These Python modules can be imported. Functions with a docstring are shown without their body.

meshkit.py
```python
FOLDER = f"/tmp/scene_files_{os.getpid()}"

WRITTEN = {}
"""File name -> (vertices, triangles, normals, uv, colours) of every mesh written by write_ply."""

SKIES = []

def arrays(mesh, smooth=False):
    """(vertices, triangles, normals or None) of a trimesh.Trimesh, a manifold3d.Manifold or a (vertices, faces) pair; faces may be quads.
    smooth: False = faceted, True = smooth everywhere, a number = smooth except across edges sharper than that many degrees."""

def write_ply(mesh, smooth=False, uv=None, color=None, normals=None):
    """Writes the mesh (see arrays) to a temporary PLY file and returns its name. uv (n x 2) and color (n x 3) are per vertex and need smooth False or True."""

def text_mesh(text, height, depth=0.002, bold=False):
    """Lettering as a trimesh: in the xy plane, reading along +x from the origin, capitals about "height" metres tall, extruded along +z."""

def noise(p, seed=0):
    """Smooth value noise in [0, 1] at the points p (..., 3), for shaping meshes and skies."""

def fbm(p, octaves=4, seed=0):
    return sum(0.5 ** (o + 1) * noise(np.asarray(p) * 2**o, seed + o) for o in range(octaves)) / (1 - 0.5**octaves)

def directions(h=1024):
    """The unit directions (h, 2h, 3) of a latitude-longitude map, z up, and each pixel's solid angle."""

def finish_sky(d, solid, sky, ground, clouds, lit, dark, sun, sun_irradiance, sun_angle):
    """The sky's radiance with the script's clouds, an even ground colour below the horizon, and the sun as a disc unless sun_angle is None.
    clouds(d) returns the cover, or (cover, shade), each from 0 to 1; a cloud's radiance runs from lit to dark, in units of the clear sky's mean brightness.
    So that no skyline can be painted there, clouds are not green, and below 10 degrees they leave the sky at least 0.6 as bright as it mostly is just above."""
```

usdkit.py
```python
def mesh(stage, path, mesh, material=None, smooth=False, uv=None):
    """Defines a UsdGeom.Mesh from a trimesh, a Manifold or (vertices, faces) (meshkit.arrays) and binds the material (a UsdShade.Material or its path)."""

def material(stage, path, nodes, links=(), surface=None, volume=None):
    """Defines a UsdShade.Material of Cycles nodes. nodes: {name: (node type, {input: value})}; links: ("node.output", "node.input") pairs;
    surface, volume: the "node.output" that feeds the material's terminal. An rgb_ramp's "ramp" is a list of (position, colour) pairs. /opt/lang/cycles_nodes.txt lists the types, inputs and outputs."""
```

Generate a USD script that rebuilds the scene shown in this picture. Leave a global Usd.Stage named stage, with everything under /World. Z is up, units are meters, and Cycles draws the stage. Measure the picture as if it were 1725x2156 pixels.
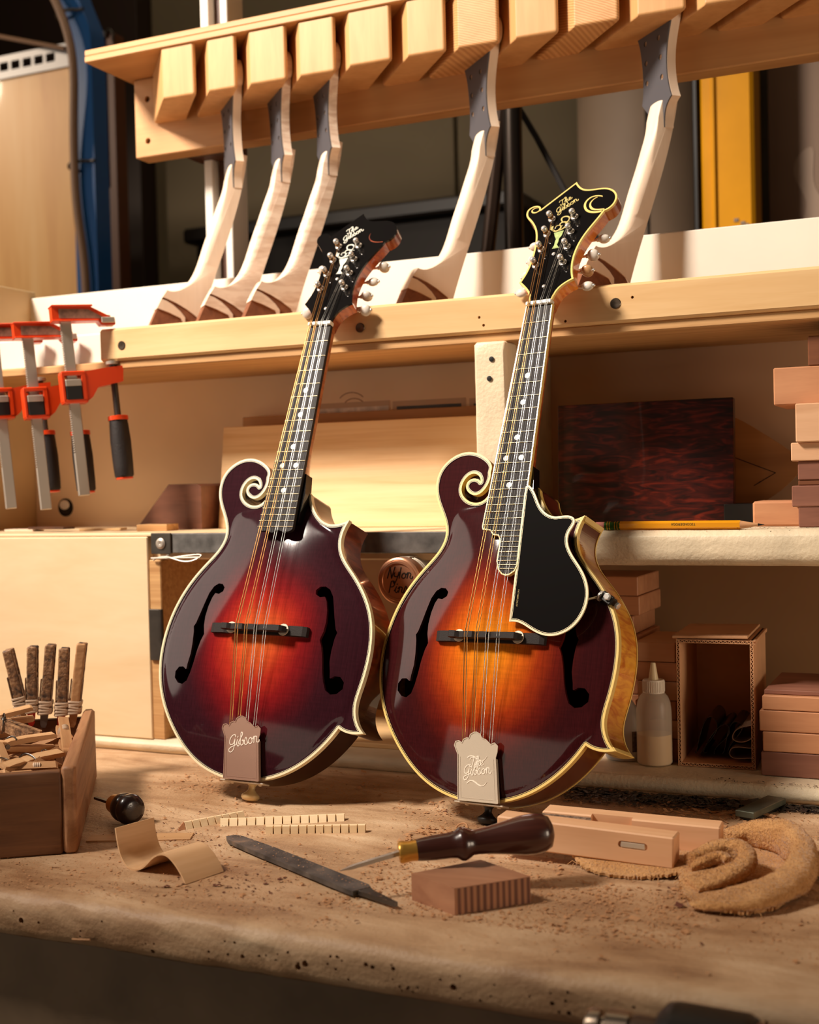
import math, random
import numpy as np, trimesh, usdkit, meshkit, manifold3d
from scipy.interpolate import splprep, splev, LinearNDInterpolator
from scipy.spatial import Delaunay, cKDTree
import scipy.sparse as sp, scipy.sparse.linalg as spl
from shapely.geometry import Polygon, LineString, Point, MultiPolygon, box as sbox
from shapely import affinity, union_all, contains_xy
from pxr import Usd, UsdGeom, UsdLux, UsdShade, Gf, Sdf
random.seed(7); np.random.seed(7)
stage = Usd.Stage.CreateInMemory()
UsdGeom.SetStageUpAxis(stage, 'Z'); UsdGeom.SetStageMetersPerUnit(stage, 1.0)
UsdGeom.Xform.Define(stage, '/World'); UsdGeom.Scope.Define(stage, '/World/Looks')
BZ = 0.90            # height of the bench top; all z below are measured from it

# ---------------------------------------------------------------- camera
R_, U_, F_ = np.array([.91088, .41199, -.02353]), np.array([.01218, .03017, .99947]), np.array([-.41248, .91069, -.02246])
EYE = np.array([0, 0, .3196 + BZ])
cam = UsdGeom.Camera.Define(stage, '/World/camera')
M = Gf.Matrix4d(*R_, 0, *U_, 0, *(-F_), 0, *EYE, 1)
cam.AddTransformOp().Set(M)
HA = 28.8
cam.CreateHorizontalApertureAttr(HA); cam.CreateVerticalApertureAttr(HA*2156/1725)
cam.CreateFocalLengthAttr(2667.7*HA/1725)
cam.CreateFStopAttr(6.3); cam.CreateFocusDistanceAttr(1.21)
cam.CreateClippingRangeAttr(Gf.Vec2f(.05, 100))
cam.CreateExposureAttr(0.0)

# ---------------------------------------------------------------- lights
def look_at(x, pos, target):
    pos, target = np.array(pos, float), np.array(target, float)
    b = pos-target; b /= np.linalg.norm(b); r = np.cross([0, 0, 1.], b); r /= np.linalg.norm(r); u = np.cross(b, r)
    x.AddTransformOp().Set(Gf.Matrix4d(*r, 0, *u, 0, *b, 0, *pos, 1))
# the studio lamp: a round head with a grid, high on the left, close to the bench
key = UsdLux.SphereLight.Define(stage, '/World/key_lamp')
key.CreateRadiusAttr(.28); key.CreateIntensityAttr(1.0); key.CreateExposureAttr(7.62); key.CreateColorAttr(Gf.Vec3f(1, .875, .75))
key.CreateNormalizeAttr(True)
look_at(key, (-1.86, -.08, 2.22+BZ), (-.74, 1.50, .62+BZ))
sh = UsdLux.ShapingAPI.Apply(key.GetPrim()); sh.CreateShapingConeAngleAttr(25); sh.CreateShapingConeSoftnessAttr(.95)
# a big soft box further left, lower and weaker
soft = UsdLux.RectLight.Define(stage, '/World/soft_box')
soft.CreateWidthAttr(.75); soft.CreateHeightAttr(1.1); soft.CreateIntensityAttr(1.0); soft.CreateExposureAttr(1.35); soft.CreateColorAttr(Gf.Vec3f(1, .86, .72)); soft.CreateNormalizeAttr(True)
look_at(soft, (-2.25, .62, .95+BZ), (-.5, 1.15, .12+BZ))
# a weaker soft box on the right
side = UsdLux.RectLight.Define(stage, '/World/right_soft_box')
side.CreateWidthAttr(.5); side.CreateHeightAttr(.6); side.CreateIntensityAttr(1.0); side.CreateExposureAttr(1.45); side.CreateColorAttr(Gf.Vec3f(1, .80, .60)); side.CreateNormalizeAttr(True)
look_at(side, (1.3, .72, .20+BZ), (-.35, 1.2, .15+BZ))
# added unseen fill, broad and low on the camera's left, brightening the niche
front = UsdLux.RectLight.Define(stage, '/World/left_bounce')
front.CreateWidthAttr(1.3); front.CreateHeightAttr(.7); front.CreateIntensityAttr(1.0); front.CreateExposureAttr(.2); front.CreateColorAttr(Gf.Vec3f(1, .82, .64)); front.CreateNormalizeAttr(True)
look_at(front, (-1.5, -.55, .12+BZ), (-.85, 1.5, .36+BZ))
# added unseen fill that brightens the olive partition across the shop
far = UsdLux.RectLight.Define(stage, '/World/shop_ceiling_light')
far.CreateWidthAttr(1.6); far.CreateHeightAttr(.3); far.CreateIntensityAttr(1.0); far.CreateExposureAttr(1.1); far.CreateColorAttr(Gf.Vec3f(1, .82, .58)); far.CreateNormalizeAttr(True)
look_at(far, (-1.2, 1.72, 2.3+BZ), (-1.2, 3.05, .9+BZ))
# work lamp in the shop behind, over the plywood sheet
shop = UsdLux.SphereLight.Define(stage, '/World/shop_lamp')
shop.CreateRadiusAttr(.08); shop.CreateIntensityAttr(1.0); shop.CreateExposureAttr(4.4); shop.CreateColorAttr(Gf.Vec3f(1, .80, .60)); shop.CreateNormalizeAttr(True)
look_at(shop, (-3.1, 1.25, 1.7+BZ), (-2.05, 2.3, 1.0+BZ))
sh2 = UsdLux.ShapingAPI.Apply(shop.GetPrim()); sh2.CreateShapingConeAngleAttr(24); sh2.CreateShapingConeSoftnessAttr(.8)
dome = UsdLux.DomeLight.Define(stage, '/World/room_light')
dome.CreateIntensityAttr(.006); dome.CreateColorAttr(Gf.Vec3f(1, .74, .52))

# ---------------------------------------------------------------- materials
def lin(c):
    c = np.array(c, float)/255
    return tuple(np.where(c <= .04045, c/12.92, ((c+.055)/1.055)**2.4))
LK = '/World/Looks/'
def plain(name, c, rough=.5, metal=0., coat=0., bump=0., bs=200., spec=.5, var=.0, vs=40., **kw):
    n = {'p': ('principled_bsdf', {'base_color': lin(c), 'roughness': rough, 'metallic': metal, 'coat_weight': coat, 'coat_roughness': .04, 'specular_ior_level': spec, **kw})}
    l = []
    if bump or var:
        n['t'] = ('texture_coordinate', {})
    if bump:
        n['n'] = ('noise_texture', {'scale': bs, 'detail': 4.}); n['b'] = ('bump', {'strength': bump, 'distance': .001})
        l += [('t.object', 'n.vector'), ('n.fac', 'b.height'), ('b.normal', 'p.normal')]
    if var:
        n['n2'] = ('noise_texture', {'scale': vs, 'detail': 5.}); c0 = np.array(lin(c))
        n['r'] = ('rgb_ramp', {'ramp': [(.3, tuple(c0*(1-var))), (.7, tuple(np.minimum(c0*(1+var), 1)))]})
        l += [('t.object', 'n2.vector'), ('n2.fac', 'r.fac'), ('r.color', 'p.base_color')]
    return usdkit.material(stage, LK+name, n, l, surface='p.BSDF')
def wood(name, ca, cb, axis='x', stretch=14., scale=60., rough=.5, coat=0., bump=.15, ring=.0, ringscale=40., contrast=.25, cc=None, ringdist=4., rough2=None):
    """grain runs along axis"""
    s = [1., 1., 1.]; s['xyz'.index(axis)] = 1/stretch
    n = {'t': ('texture_coordinate', {}), 'oi': ('object_info', {}), 'm': ('mapping', {'scale': tuple(s)}), 'add': ('vector_math', {'math_type': 'add'}),
         'ml': ('vector_math', {'math_type': 'scale', 'scale': 3.}),
         'n': ('noise_texture', {'scale': scale, 'detail': 6., 'roughness': .62, 'distortion': .4}),
         'r': ('rgb_ramp', {'ramp': [(.5-contrast, lin(ca)), (.5+contrast, lin(cb))] if cc is None else [(.5-contrast, lin(ca)), (.5, lin(cb)), (.5+contrast, lin(cc))]}),
         'b': ('bump', {'strength': bump, 'distance': .0012}),
         'p': ('principled_bsdf', {'roughness': rough, 'coat_weight': coat, 'coat_roughness': .05})}
    l = [('t.object', 'm.vector'), ('m.vector', 'add.vector1'), ('oi.random', 'ml.vector1'), ('ml.vector', 'add.vector2'), ('add.vector', 'n.vector'), ('n.fac', 'b.height'), ('b.normal', 'p.normal')]
    if ring:
        n['w'] = ('wave_texture', {'wave_type': 'rings', 'rings_direction': axis, 'scale': ringscale, 'distortion': ringdist, 'detail': 2., 'detail_scale': 1.2})
        n['mx'] = ('mix_float', {'fac': ring})
        l += [('add.vector', 'w.vector'), ('n.fac', 'mx.a'), ('w.fac', 'mx.b'), ('mx.result', 'r.fac')]
    else:
        l += [('n.fac', 'r.fac')]
    l += [('r.color', 'p.base_color')]
    return usdkit.material(stage, LK+name, n, l, surface='p.BSDF')
def emptymat(): pass

# ---------------------------------------------------------------- object helpers
used = {}
def numbered(parent, name):
    k = (parent, name); used[k] = used.get(k, -1)+1
    return f'{parent}/{name}' + (f'_{used[k]:03d}' if used[k] else '')
def tag(p, label=None, cat=None, group=None, kind=None):
    for k, v in (('label', label), ('category', cat), ('group', group), ('kind', kind)):
        if v: p.SetCustomDataByKey(k, v)
    return p
def thing(name, label, cat, loc=(0, 0, 0), rot=0., group=None, matrix=None, kind=None):
    x = UsdGeom.Xform.Define(stage, numbered('/World', name))
    if matrix is not None: x.AddTransformOp().Set(Gf.Matrix4d(*[float(v) for v in np.array(matrix).T.ravel()]))
    else:
        x.AddTranslateOp().Set(Gf.Vec3d(float(loc[0]), float(loc[1]), float(loc[2])+BZ))
        if rot: x.AddRotateZOp().Set(math.degrees(rot))
    return tag(x.GetPrim(), label, cat, group, kind)
def part(parent, name, mesh, mat, smooth=30, label=None, kind=None):
    path = numbered(str(parent.GetPath()), name)
    m = usdkit.mesh(stage, path, mesh, mat, smooth=smooth)
    return tag(m.GetPrim(), label, None, None, kind)
def solo(name, mesh, mat, label, cat, loc=(0, 0, 0), rot=0., group=None, smooth=30, kind=None):
    m = usdkit.mesh(stage, numbered('/World', name), mesh, mat, smooth=smooth)
    m.AddTranslateOp().Set(Gf.Vec3d(float(loc[0]), float(loc[1]), float(loc[2])+BZ))
    if rot: m.AddRotateZOp().Set(math.degrees(rot))
    return tag(m.GetPrim(), label, cat, group, kind)
def struct(name, mesh, mat, loc=(0, 0, 0), smooth=30, parent=None):
    if parent is not None: return part(parent, name, mesh, mat, smooth)
    m = usdkit.mesh(stage, '/World/'+name, mesh, mat, smooth=smooth)
    m.AddTranslateOp().Set(Gf.Vec3d(loc[0], loc[1], loc[2]+BZ))
    return tag(m.GetPrim(), None, None, None, 'structure')
def copy_of(root, label, loc, rot=0., group=None, matrix=None):
    was = root.GetCustomData()
    t = thing(root.GetName().rstrip('_0123456789'), label, was['category'], loc, rot, group or was.get('group'), matrix)
    t.GetReferences().AddInternalReference(root.GetPath()); t.SetInstanceable(True)
    return t

# ---------------------------------------------------------------- mesh helpers
cat = trimesh.util.concatenate
def tr(m, x=0, y=0, z=0):
    m = m.copy(); m.apply_translation((x, y, z)); return m
def rotm(m, ang, axis=(0, 0, 1), at=(0, 0, 0)):
    m = m.copy(); m.apply_transform(trimesh.transformations.rotation_matrix(ang, axis, at)); return m
def xf(m, M4):
    m = m.copy(); m.apply_transform(M4); return m
def cbox(sx, sy, sz, c=.0012, at=(0, 0, 0)):
    h = np.array([sx, sy, sz])/2; pts = []
    c = min(c, h.min()*.9)
    for s in np.ndindex(2, 2, 2):
        s = np.array(s)*2-1
        for k in range(3):
            q = h-c; q[k] = h[k]; pts.append(s*q)
    m = trimesh.convex.convex_hull(np.array(pts)); m.apply_translation(at); return m
def span(x0, x1, y0, y1, z0, z1, c=.0012):
    return cbox(x1-x0, y1-y0, z1-z0, c, ((x0+x1)/2, (y0+y1)/2, (z0+z1)/2))
def ext(poly, h, z0=0.):
    gs = getattr(poly, 'geoms', [poly])
    m = cat([trimesh.creation.extrude_polygon(g, h, engine='earcut') for g in gs if g.area > 1e-10])
    m.apply_translation((0, 0, z0)); return m
def axes(m, o, x, y, z):
    M4 = np.eye(4); M4[:3, 0], M4[:3, 1], M4[:3, 2], M4[:3, 3] = x, y, z, o
    return xf(m, M4)
def lathe(prof, n=32, axis='z'):
    """prof: (r, z) pairs"""
    m = trimesh.creation.revolve(np.array(prof, float), sections=n)
    if axis == 'x': m = rotm(m, math.pi/2, (0, 1, 0))
    if axis == 'y': m = rotm(m, -math.pi/2, (1, 0, 0))
    return m
def loft(rings, close=True):
    R = np.array(rings); k, n, _ = R.shape
    v = R.reshape(-1, 3); f = []
    i = np.arange(n); j = (i+1) % n
    for a in range(k-1):
        f.append(np.stack([a*n+i, a*n+j, (a+1)*n+j], 1)); f.append(np.stack([a*n+i, (a+1)*n+j, (a+1)*n+i], 1))
    if close:
        v = np.vstack([v, R[0].mean(0), R[-1].mean(0)])
        f.append(np.stack([j, i, np.full(n, k*n)], 1)); f.append(np.stack([(k-1)*n+i, (k-1)*n+j, np.full(n, k*n+1)], 1))
    m = trimesh.Trimesh(v, np.vstack(f), process=False); 
    if close and m.volume < 0: m.invert()
    return m
def tube(pts, r, n=8):
    p = np.array(pts, float); t = np.gradient(p, axis=0); t /= np.linalg.norm(t, axis=1, keepdims=True)+1e-12
    up = np.array([0, 0, 1.]) if abs(t[0][2]) < .9 else np.array([1., 0, 0])
    rings = []; a = None
    r = np.broadcast_to(r, (len(p),))
    for k in range(len(p)):
        a = np.cross(t[k], up) if a is None else a-t[k]*(a@t[k]); a /= np.linalg.norm(a); b = np.cross(t[k], a)
        an = np.arange(n)*2*np.pi/n
        rings.append(p[k]+r[k]*(np.cos(an)[:, None]*a+np.sin(an)[:, None]*b))
    return loft(rings)
def smooth_pts(pts, n=60, closed=False, s=0.):
    p = np.array(pts, float)
    if closed: p = np.vstack([p, p[:1]])
    tck, u = splprep(p.T, s=s, per=closed, k=min(3, len(p)-1))
    return np.array(splev(np.linspace(0, 1, n), tck)).T
def sphere(r, at=(0, 0, 0), sub=2, scale=(1, 1, 1)):
    m = trimesh.creation.icosphere(sub, r); m.apply_scale(scale); m.apply_translation(at); return m
def cyl(r, h, at=(0, 0, 0), n=20, axis='z', c=.0003):
    m = lathe([(0, -h/2), (r-c, -h/2), (r, -h/2+c), (r, h/2-c), (r-c, h/2), (0, h/2)], n, axis); m.apply_translation(at); return m
def disp(m, amp, scale, seed=0):
    """worn, uneven surface: moves vertices along their normals"""
    m = m.copy(); nrm = m.vertex_normals; m.vertices = m.vertices+nrm*((meshkit.fbm(m.vertices*scale+50, 4, seed)-.5)*2*amp)[:, None]; return m
def refined(m, edge):
    mf = manifold3d.Manifold(manifold3d.Mesh(np.asarray(m.vertices, np.float32), np.asarray(m.faces, np.uint32)))
    mm = mf.refine_to_length(edge).to_mesh()
    return trimesh.Trimesh(mm.vert_properties[:, :3], mm.tri_verts, process=False)
def mani(m): return manifold3d.Manifold(manifold3d.Mesh(np.asarray(m.vertices, np.float32), np.asarray(m.faces, np.uint32)))
def unmani(mf):
    mm = mf.to_mesh(); return trimesh.Trimesh(mm.vert_properties[:, :3], mm.tri_verts, process=False)

# single-line script letters, for engraved and handwritten words
GL = {
 'T': (1.55, [[(.1,1.55),(.45,1.95),(1.1,1.85),(1.9,2.1)], [(1.15,1.9),(.95,1.2),(.75,.4),(.4,.0),(.1,.2),(.25,.5)]]),
 'h': (1.15, [[(0,.2),(.45,1.2),(.72,1.9),(.58,2.1),(.42,1.6),(.3,0)], [(.33,.4),(.62,.95),(.85,.8),(.78,.2),(.95,.02),(1.2,.3)]]),
 'e': (.85, [[(0,.3),(.4,.45),(.6,.8),(.38,1.0),(.13,.6),(.25,.1),(.5,.02),(.9,.35)]]),
 'G': (1.5, [[(1.45,1.55),(1.25,1.95),(.8,1.85),(.3,1.2),(.4,.5),(.85,.45),(1.2,.9),(1.3,1.2),(1.2,.3),(.9,-.5),(.4,-.7),(.1,-.3),(.6,.1),(1.5,.3)]]),
 'i': (.65, [[(0,.3),(.3,1.0),(.25,.2),(.42,.02),(.7,.35)], [(.36,1.4),(.42,1.52)]]),
 'b': (1.0, [[(0,.3),(.4,1.3),(.6,2.0),(.46,2.1),(.32,1.4),(.3,.2),(.52,.02),(.8,.3),(.76,.85),(.55,.8),(.65,.7),(1.05,.7)]]),
 's': (.75, [[(0,.2),(.4,1.05),(.55,.6),(.55,.1),(.25,.02),(.1,.2)], [(.5,.05),(.8,.3)]]),
 'o': (.9, [[(.5,.95),(.15,.7),(.2,.1),(.58,.05),(.78,.5),(.55,.95),(.72,.75),(1.0,.8)]]),
 'n': (1.15, [[(0,.7),(.2,1),(.22,.05)], [(.24,.5),(.55,1),(.78,.85),(.78,.15),(.95,0),(1.25,.35)]]),
 'N': (1.35, [[(.1,0),(.3,1.9)], [(.3,1.9),(.9,.0)], [(.9,0),(1.2,2.0)]]),
 'y': (.9, [[(0,1),(.2,.3),(.5,.3),(.75,1)], [(.75,1),(.5,-.4),(.2,-.9),(0,-.6)]]),
 'l': (.45, [[(.12,1.9),(.1,.0)]]),
 'P': (1.05, [[(.1,0),(.2,1.9)], [(.2,1.9),(.8,1.9),(.9,1.4),(.25,1.0)]]),
 ' ': (.6, []),
}
def script(text, h, w, slant=.15):
    """shapely outline of handwriting; h = x-height, w = stroke width"""
    x = 0; out = []
    for ch in text:
        adv, st = GL[ch]
        for s in st:
            p = smooth_pts(s, 24) if len(s) > 2 else np.array(s, float)
            p = np.stack([p[:, 0]+p[:, 1]*slant+x, p[:, 1]], 1)*h
            out.append(LineString(p).buffer(w/2, quad_segs=2))
        x += adv
    return union_all(out), x*h
# ================================================================ palette
m_bench = usdkit.material(stage, LK+'worn_bench', {
    't': ('texture_coordinate', {}), 'm': ('mapping', {'scale': (.25, 1., 1.)}),
    'n': ('noise_texture', {'scale': 26., 'detail': 8., 'roughness': .65, 'distortion': .6}), 'n2': ('noise_texture', {'scale': 5., 'detail': 6., 'roughness': .6}), 'n3': ('noise_texture', {'scale': 300., 'detail': 3.}),
    'r': ('rgb_ramp', {'ramp': [(.3, lin((168, 130, 97))), (.5, lin((212, 176, 138))), (.68, lin((232, 202, 166)))]}),
    'r2': ('rgb_ramp', {'ramp': [(.32, lin((178, 148, 118))), (.6, (1, 1, 1))]}),
    'mx': ('mix', {'mix_type': 'multiply', 'fac': .8}),
    'ad': ('math', {'math_type': 'add'}), 'b': ('bump', {'strength': .5, 'distance': .0012}), 'p': ('principled_bsdf', {'roughness': .5, 'specular_ior_level': .4})},
    [('t.object', 'm.vector'), ('m.vector', 'n.vector'), ('t.object', 'n2.vector'), ('t.object', 'n3.vector'), ('n.fac', 'r.fac'), ('n2.fac', 'r2.fac'), ('r.color', 'mx.color1'), ('r2.color', 'mx.color2'), ('mx.color', 'p.base_color'),
     ('n.fac', 'ad.value1'), ('n3.fac', 'ad.value2'), ('ad.value', 'b.height'), ('b.normal', 'p.normal')], surface='p.BSDF')
m_apron = plain('grey_painted_apron', (126, 104, 80), .6, var=.25, vs=12, bump=.2, bs=80)
m_dark = plain('dark_void', (22, 15, 10), .8)
m_wallp = plain('cream_wall_paint', (236, 226, 210), .55, var=.05, vs=6, bump=.05, bs=60)
m_cream = plain('lumpy_cream_paint', (226, 208, 176), .5, var=.12, vs=25, bump=.6, bs=260)
m_pine = wood('pale_pine', (212, 166, 108), (238, 202, 150), 'x', 16., 45., .5, bump=.12, contrast=.3)
m_pinez = wood('pale_pine_upright', (212, 166, 108), (238, 202, 150), 'z', 16., 45., .5, bump=.12, contrast=.3)
m_ply = wood('birch_plywood', (224, 192, 146), (240, 216, 178), 'x', 5., 22., .45, bump=.05, contrast=.3)
m_plyedge = wood('plywood_edge', (180, 130, 78), (214, 168, 112), 'x', 30., 160., .6, contrast=.2)
m_steel = plain('bright_steel', (188, 176, 162), .4, .55)
m_darksteel = plain('worn_dark_steel', (86, 80, 74), .45, .85, var=.35, vs=35, bump=.15, bs=150)
m_black = plain('black_satin', (18, 15, 13), .45)
m_screw = plain('screw_steel', (96, 84, 72), .35, .9)
m_olive = plain('olive_partition', (112, 98, 74), .7, var=.08, vs=3)
m_browng = plain('brown_grey_panel', (130, 108, 88), .6, var=.15, vs=3)
m_yellow = plain('yellow_enamel', (205, 140, 16), .25, coat=.4, var=.12, vs=6)
m_blue = plain('blue_enamel', (36, 88, 150), .3, coat=.3)
m_cable = plain('brown_cable', (128, 96, 72), .5)
m_white = plain('white_enamel', (232, 224, 212), .35)
m_grey = plain('zinc_grey', (188, 186, 186), .5, .3)
m_brownw = wood('dark_brown_wood', (60, 34, 20), (92, 54, 32), 'z', 10., 40., .5)

# ================================================================ the setting
XR = .55
def noise_edge_bench():
    # slab with a rounded, worn front edge: profile in (y, z) swept along x, then roughened and drilled with nail holes
    y0, y1, th, r = .782, 1.40, .037, .013
    prof = [(y1, -th), (y1, 0)] + [(y1-(y1-y0-r)*k/16, 0) for k in range(1, 16)]
    prof += [(y0+r-r*math.sin(a), -r+r*math.cos(a)) for a in np.linspace(0, math.pi/2, 7)] + [(y0+.0, -.02), (y0+.001, -.028), (y0+.003, -.034), (y0+.008, -th)]
    prof += [(y0+(y1-y0)*k/12, -th) for k in range(1, 12)]
    xs = np.linspace(-1.5, XR, 260); rings = []
    P = np.array(prof)
    for x in xs:
        ring = np.stack([np.full(len(P), x), P[:, 0], P[:, 1]], 1); rings.append(ring)
    m = loft(rings)
    v = m.vertices.copy(); near = np.exp(-((v[:, 1]-y0)/.03)**2)
    nz = meshkit.fbm(v*np.array([14, 20, 26])+9, 4, 3)-.5; n2 = meshkit.fbm(v*np.array([70, 90, 120])+3, 3, 5)-.5
    v[:, 1] += near*(nz*.005+n2*.0024*(1+1.6*(v[:, 0] < -.45)))
    v[:, 2] -= near*(np.abs(nz)*.004+.001)*(v[:, 2] > -.02)
    v[:, 2] += (meshkit.fbm(v*9, 3, 8)-.5)*.0016*(v[:, 2] > -.005)
    m.vertices = v
    mf = mani(m); rs = np.random.RandomState(4); holes = []
    for k in range(70):
        x = rs.uniform(-.72, -.1); 
        if k < 36: x = rs.normal(-.38, .09)
        z = rs.uniform(-.031, -.012); R = rs.choice([.0009, .0012, .0018, .0026], p=[.4, .35, .17, .08])
        holes.append(manifold3d.Manifold.cylinder(.03, R, R, 8).rotate([90, 0, 0]).translate([x, y0+.012, z]))
    mf = mf-manifold3d.Manifold.batch_boolean(holes, manifold3d.OpType.Add)
    return unmani(mf)
wb = thing('workbench', 'thick worn wooden workbench with a rounded, nail-pocked front edge and dusty top', 'workbench')
part(wb, 'top', noise_edge_bench(), m_bench, 50)
part(wb, 'apron', span(-1.5, XR, .822, .85, -.165, -.034, .002), m_apron, label='grey painted board under the top')
part(wb, 'tool_shelf', span(-.40, .2, .69, .85, -.105, -.095), m_brownw)
for x in (-1.42, .47):
    for y in (.90, 1.34): part(wb, 'leg', span(x-.04, x+.04, y-.04, y+.04, -.9, -.034), m_brownw)
part(wb, 'ledge', disp(refined(span(-1.3, XR, 1.262, 1.51, -.001, .0165, .006), .02), .001, 30, 2), m_cream, 50, label='cream painted ledge along the back of the bench')

struct('floor', span(-4.5, 2.5, -3, 4.2, -.95, -.9), plain('floor_concrete', (70, 58, 46), .8, var=.2, vs=4))
struct('wall_back', span(-4.4, 2.5, 3.2, 3.26, -.9, 2.6), m_olive)
# the cubby hung behind the bench: painted back board, left cheek, two shelves, post
cub = thing('bench_cubby', 'cream painted two-tier shelf unit standing along the back of the workbench', 'shelf')
part(cub, 'back_board', span(-1.31, XR, 1.51, 1.522, 0, .611), m_wallp)
part(cub, 'niche_panel', span(-1.301, -.496, 1.5085, 1.5105, .2665, .4725, .0003), plain('left_bay_bounce_tint', (242, 214, 178), .55, var=.06, vs=7))  # added panel; warm bounce light of the left bay put into its colour
part(cub, 'niche_panel', span(-.496, XR, 1.5085, 1.5105, .2665, .4725, .0003), plain('right_bay_shade_tint', (186, 148, 114), .55, var=.08, vs=7))  # same wall, darker: shade of the right bay put into the colour
part(cub, 'niche_panel', span(-.9, XR, 1.5085, 1.5105, .0165, .2305, .0003), plain('low_bay_shade_tint', (160, 122, 84), .55, var=.06, vs=7))  # darkened panel: shade under the lower shelf put into the colour
part(cub, 'cheek', span(-1.322, -1.302, 1.23, 1.522, .02, .622), plain('cream_cheek', (216, 190, 146), .55, var=.1, vs=8))
part(cub, 'upper_shelf', span(-1.30, XR, 1.309, 1.51, .4725, .4825), m_plyedge)
part(cub, 'lower_shelf', disp(refined(span(-.53, XR, 1.268, 1.51, .2305, .2665, .007), .012), .0009, 60, 4), m_cream, 50, label='lower shelf with lumpy cream paint')
part(cub, 'lower_shelf', span(-1.30, -.53, 1.277, 1.51, .2345, .2665, .002), m_ply, label='bare left half of the lower shelf')
part(cub, 'post', disp(refined(span(-.507, -.470, 1.300, 1.338, .2665, .4725, .003), .012), .0006, 60, 6), m_cream, 50, label='cream painted upright between the shelves')
part(cub, 'divider', span(-.505, -.487, 1.338, 1.51, .2665, .4725), m_cream)
def holed(m, pts, r=.0022, depth=.012):
    mf = mani(m)
    for (x, y, z) in pts: mf = mf-manifold3d.Manifold.cylinder(depth*2, r, r, 12, True).rotate([90, 0, 0]).translate([x, y, z])
    return unmani(mf)
rail = thing('shelf_front_rail', 'long pine rail screwed along the front of the upper shelf', 'wooden rail', (0, 0, 0))
rl = disp(refined(span(-1.016, XR, 1.3035, 1.3435, .4825, .5235, .003), .02), .0004, 25, 3)
part(rail, 'board', holed(rl, [(-.496, 1.3035, .491), (-.403, 1.3035, .4885), (-.501, 1.3035, .5), (-.33, 1.3035, .508)], .0016), m_pine, 40)
for x, z in ((-.981, .501), (-.647, .499), (-.348, .503)):
    s = lathe([(0, 0), (.0052, 0), (.0058, .0006), (.0052, .0012), (.002, .0008), (0, .0006)], 16, 'y'); s = rotm(s, math.pi, (0, 0, 1))
    part(rail, 'screw', tr(s, x, 1.3038, z), m_screw)
part(cub, 'painted_rail', span(-1.30, -1.0165, 1.322, 1.345, .4825, .522, .002), m_wallp, label='white painted left end of the upper shelf edge')
for x, z in ((-.486, .453), (-.489, .432)):
    part(cub, 'screw', rotm(tr(lathe([(0, 0), (.0028, 0), (.003, .0006), (0, .0012)], 12, 'y'), 0, 0, 0), math.pi, (0, 0, 1)).apply_translation((x, 1.2995, z)), m_black)
# round hole with a pale plug showing in the back board
hole = thing('cable_hole', 'round dark cable hole with a pale plug in the cream back board, low at left', 'hole', (-1.245, 1.5082, .296))
part(hole, 'rim', lathe([(.009, 0), (.0135, 0), (.0135, -.0012), (.009, -.0015)], 28, 'y'), m_dark)
part(hole, 'hollow', lathe([(0, .0), (.0125, .0), (.0125, -.001), (0, -.001)], 28, 'y'), m_black)
part(hole, 'plug', tr(sphere(.009, sub=3, scale=(1, .35, .8)), 0, -.003, .004), m_white)

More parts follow.
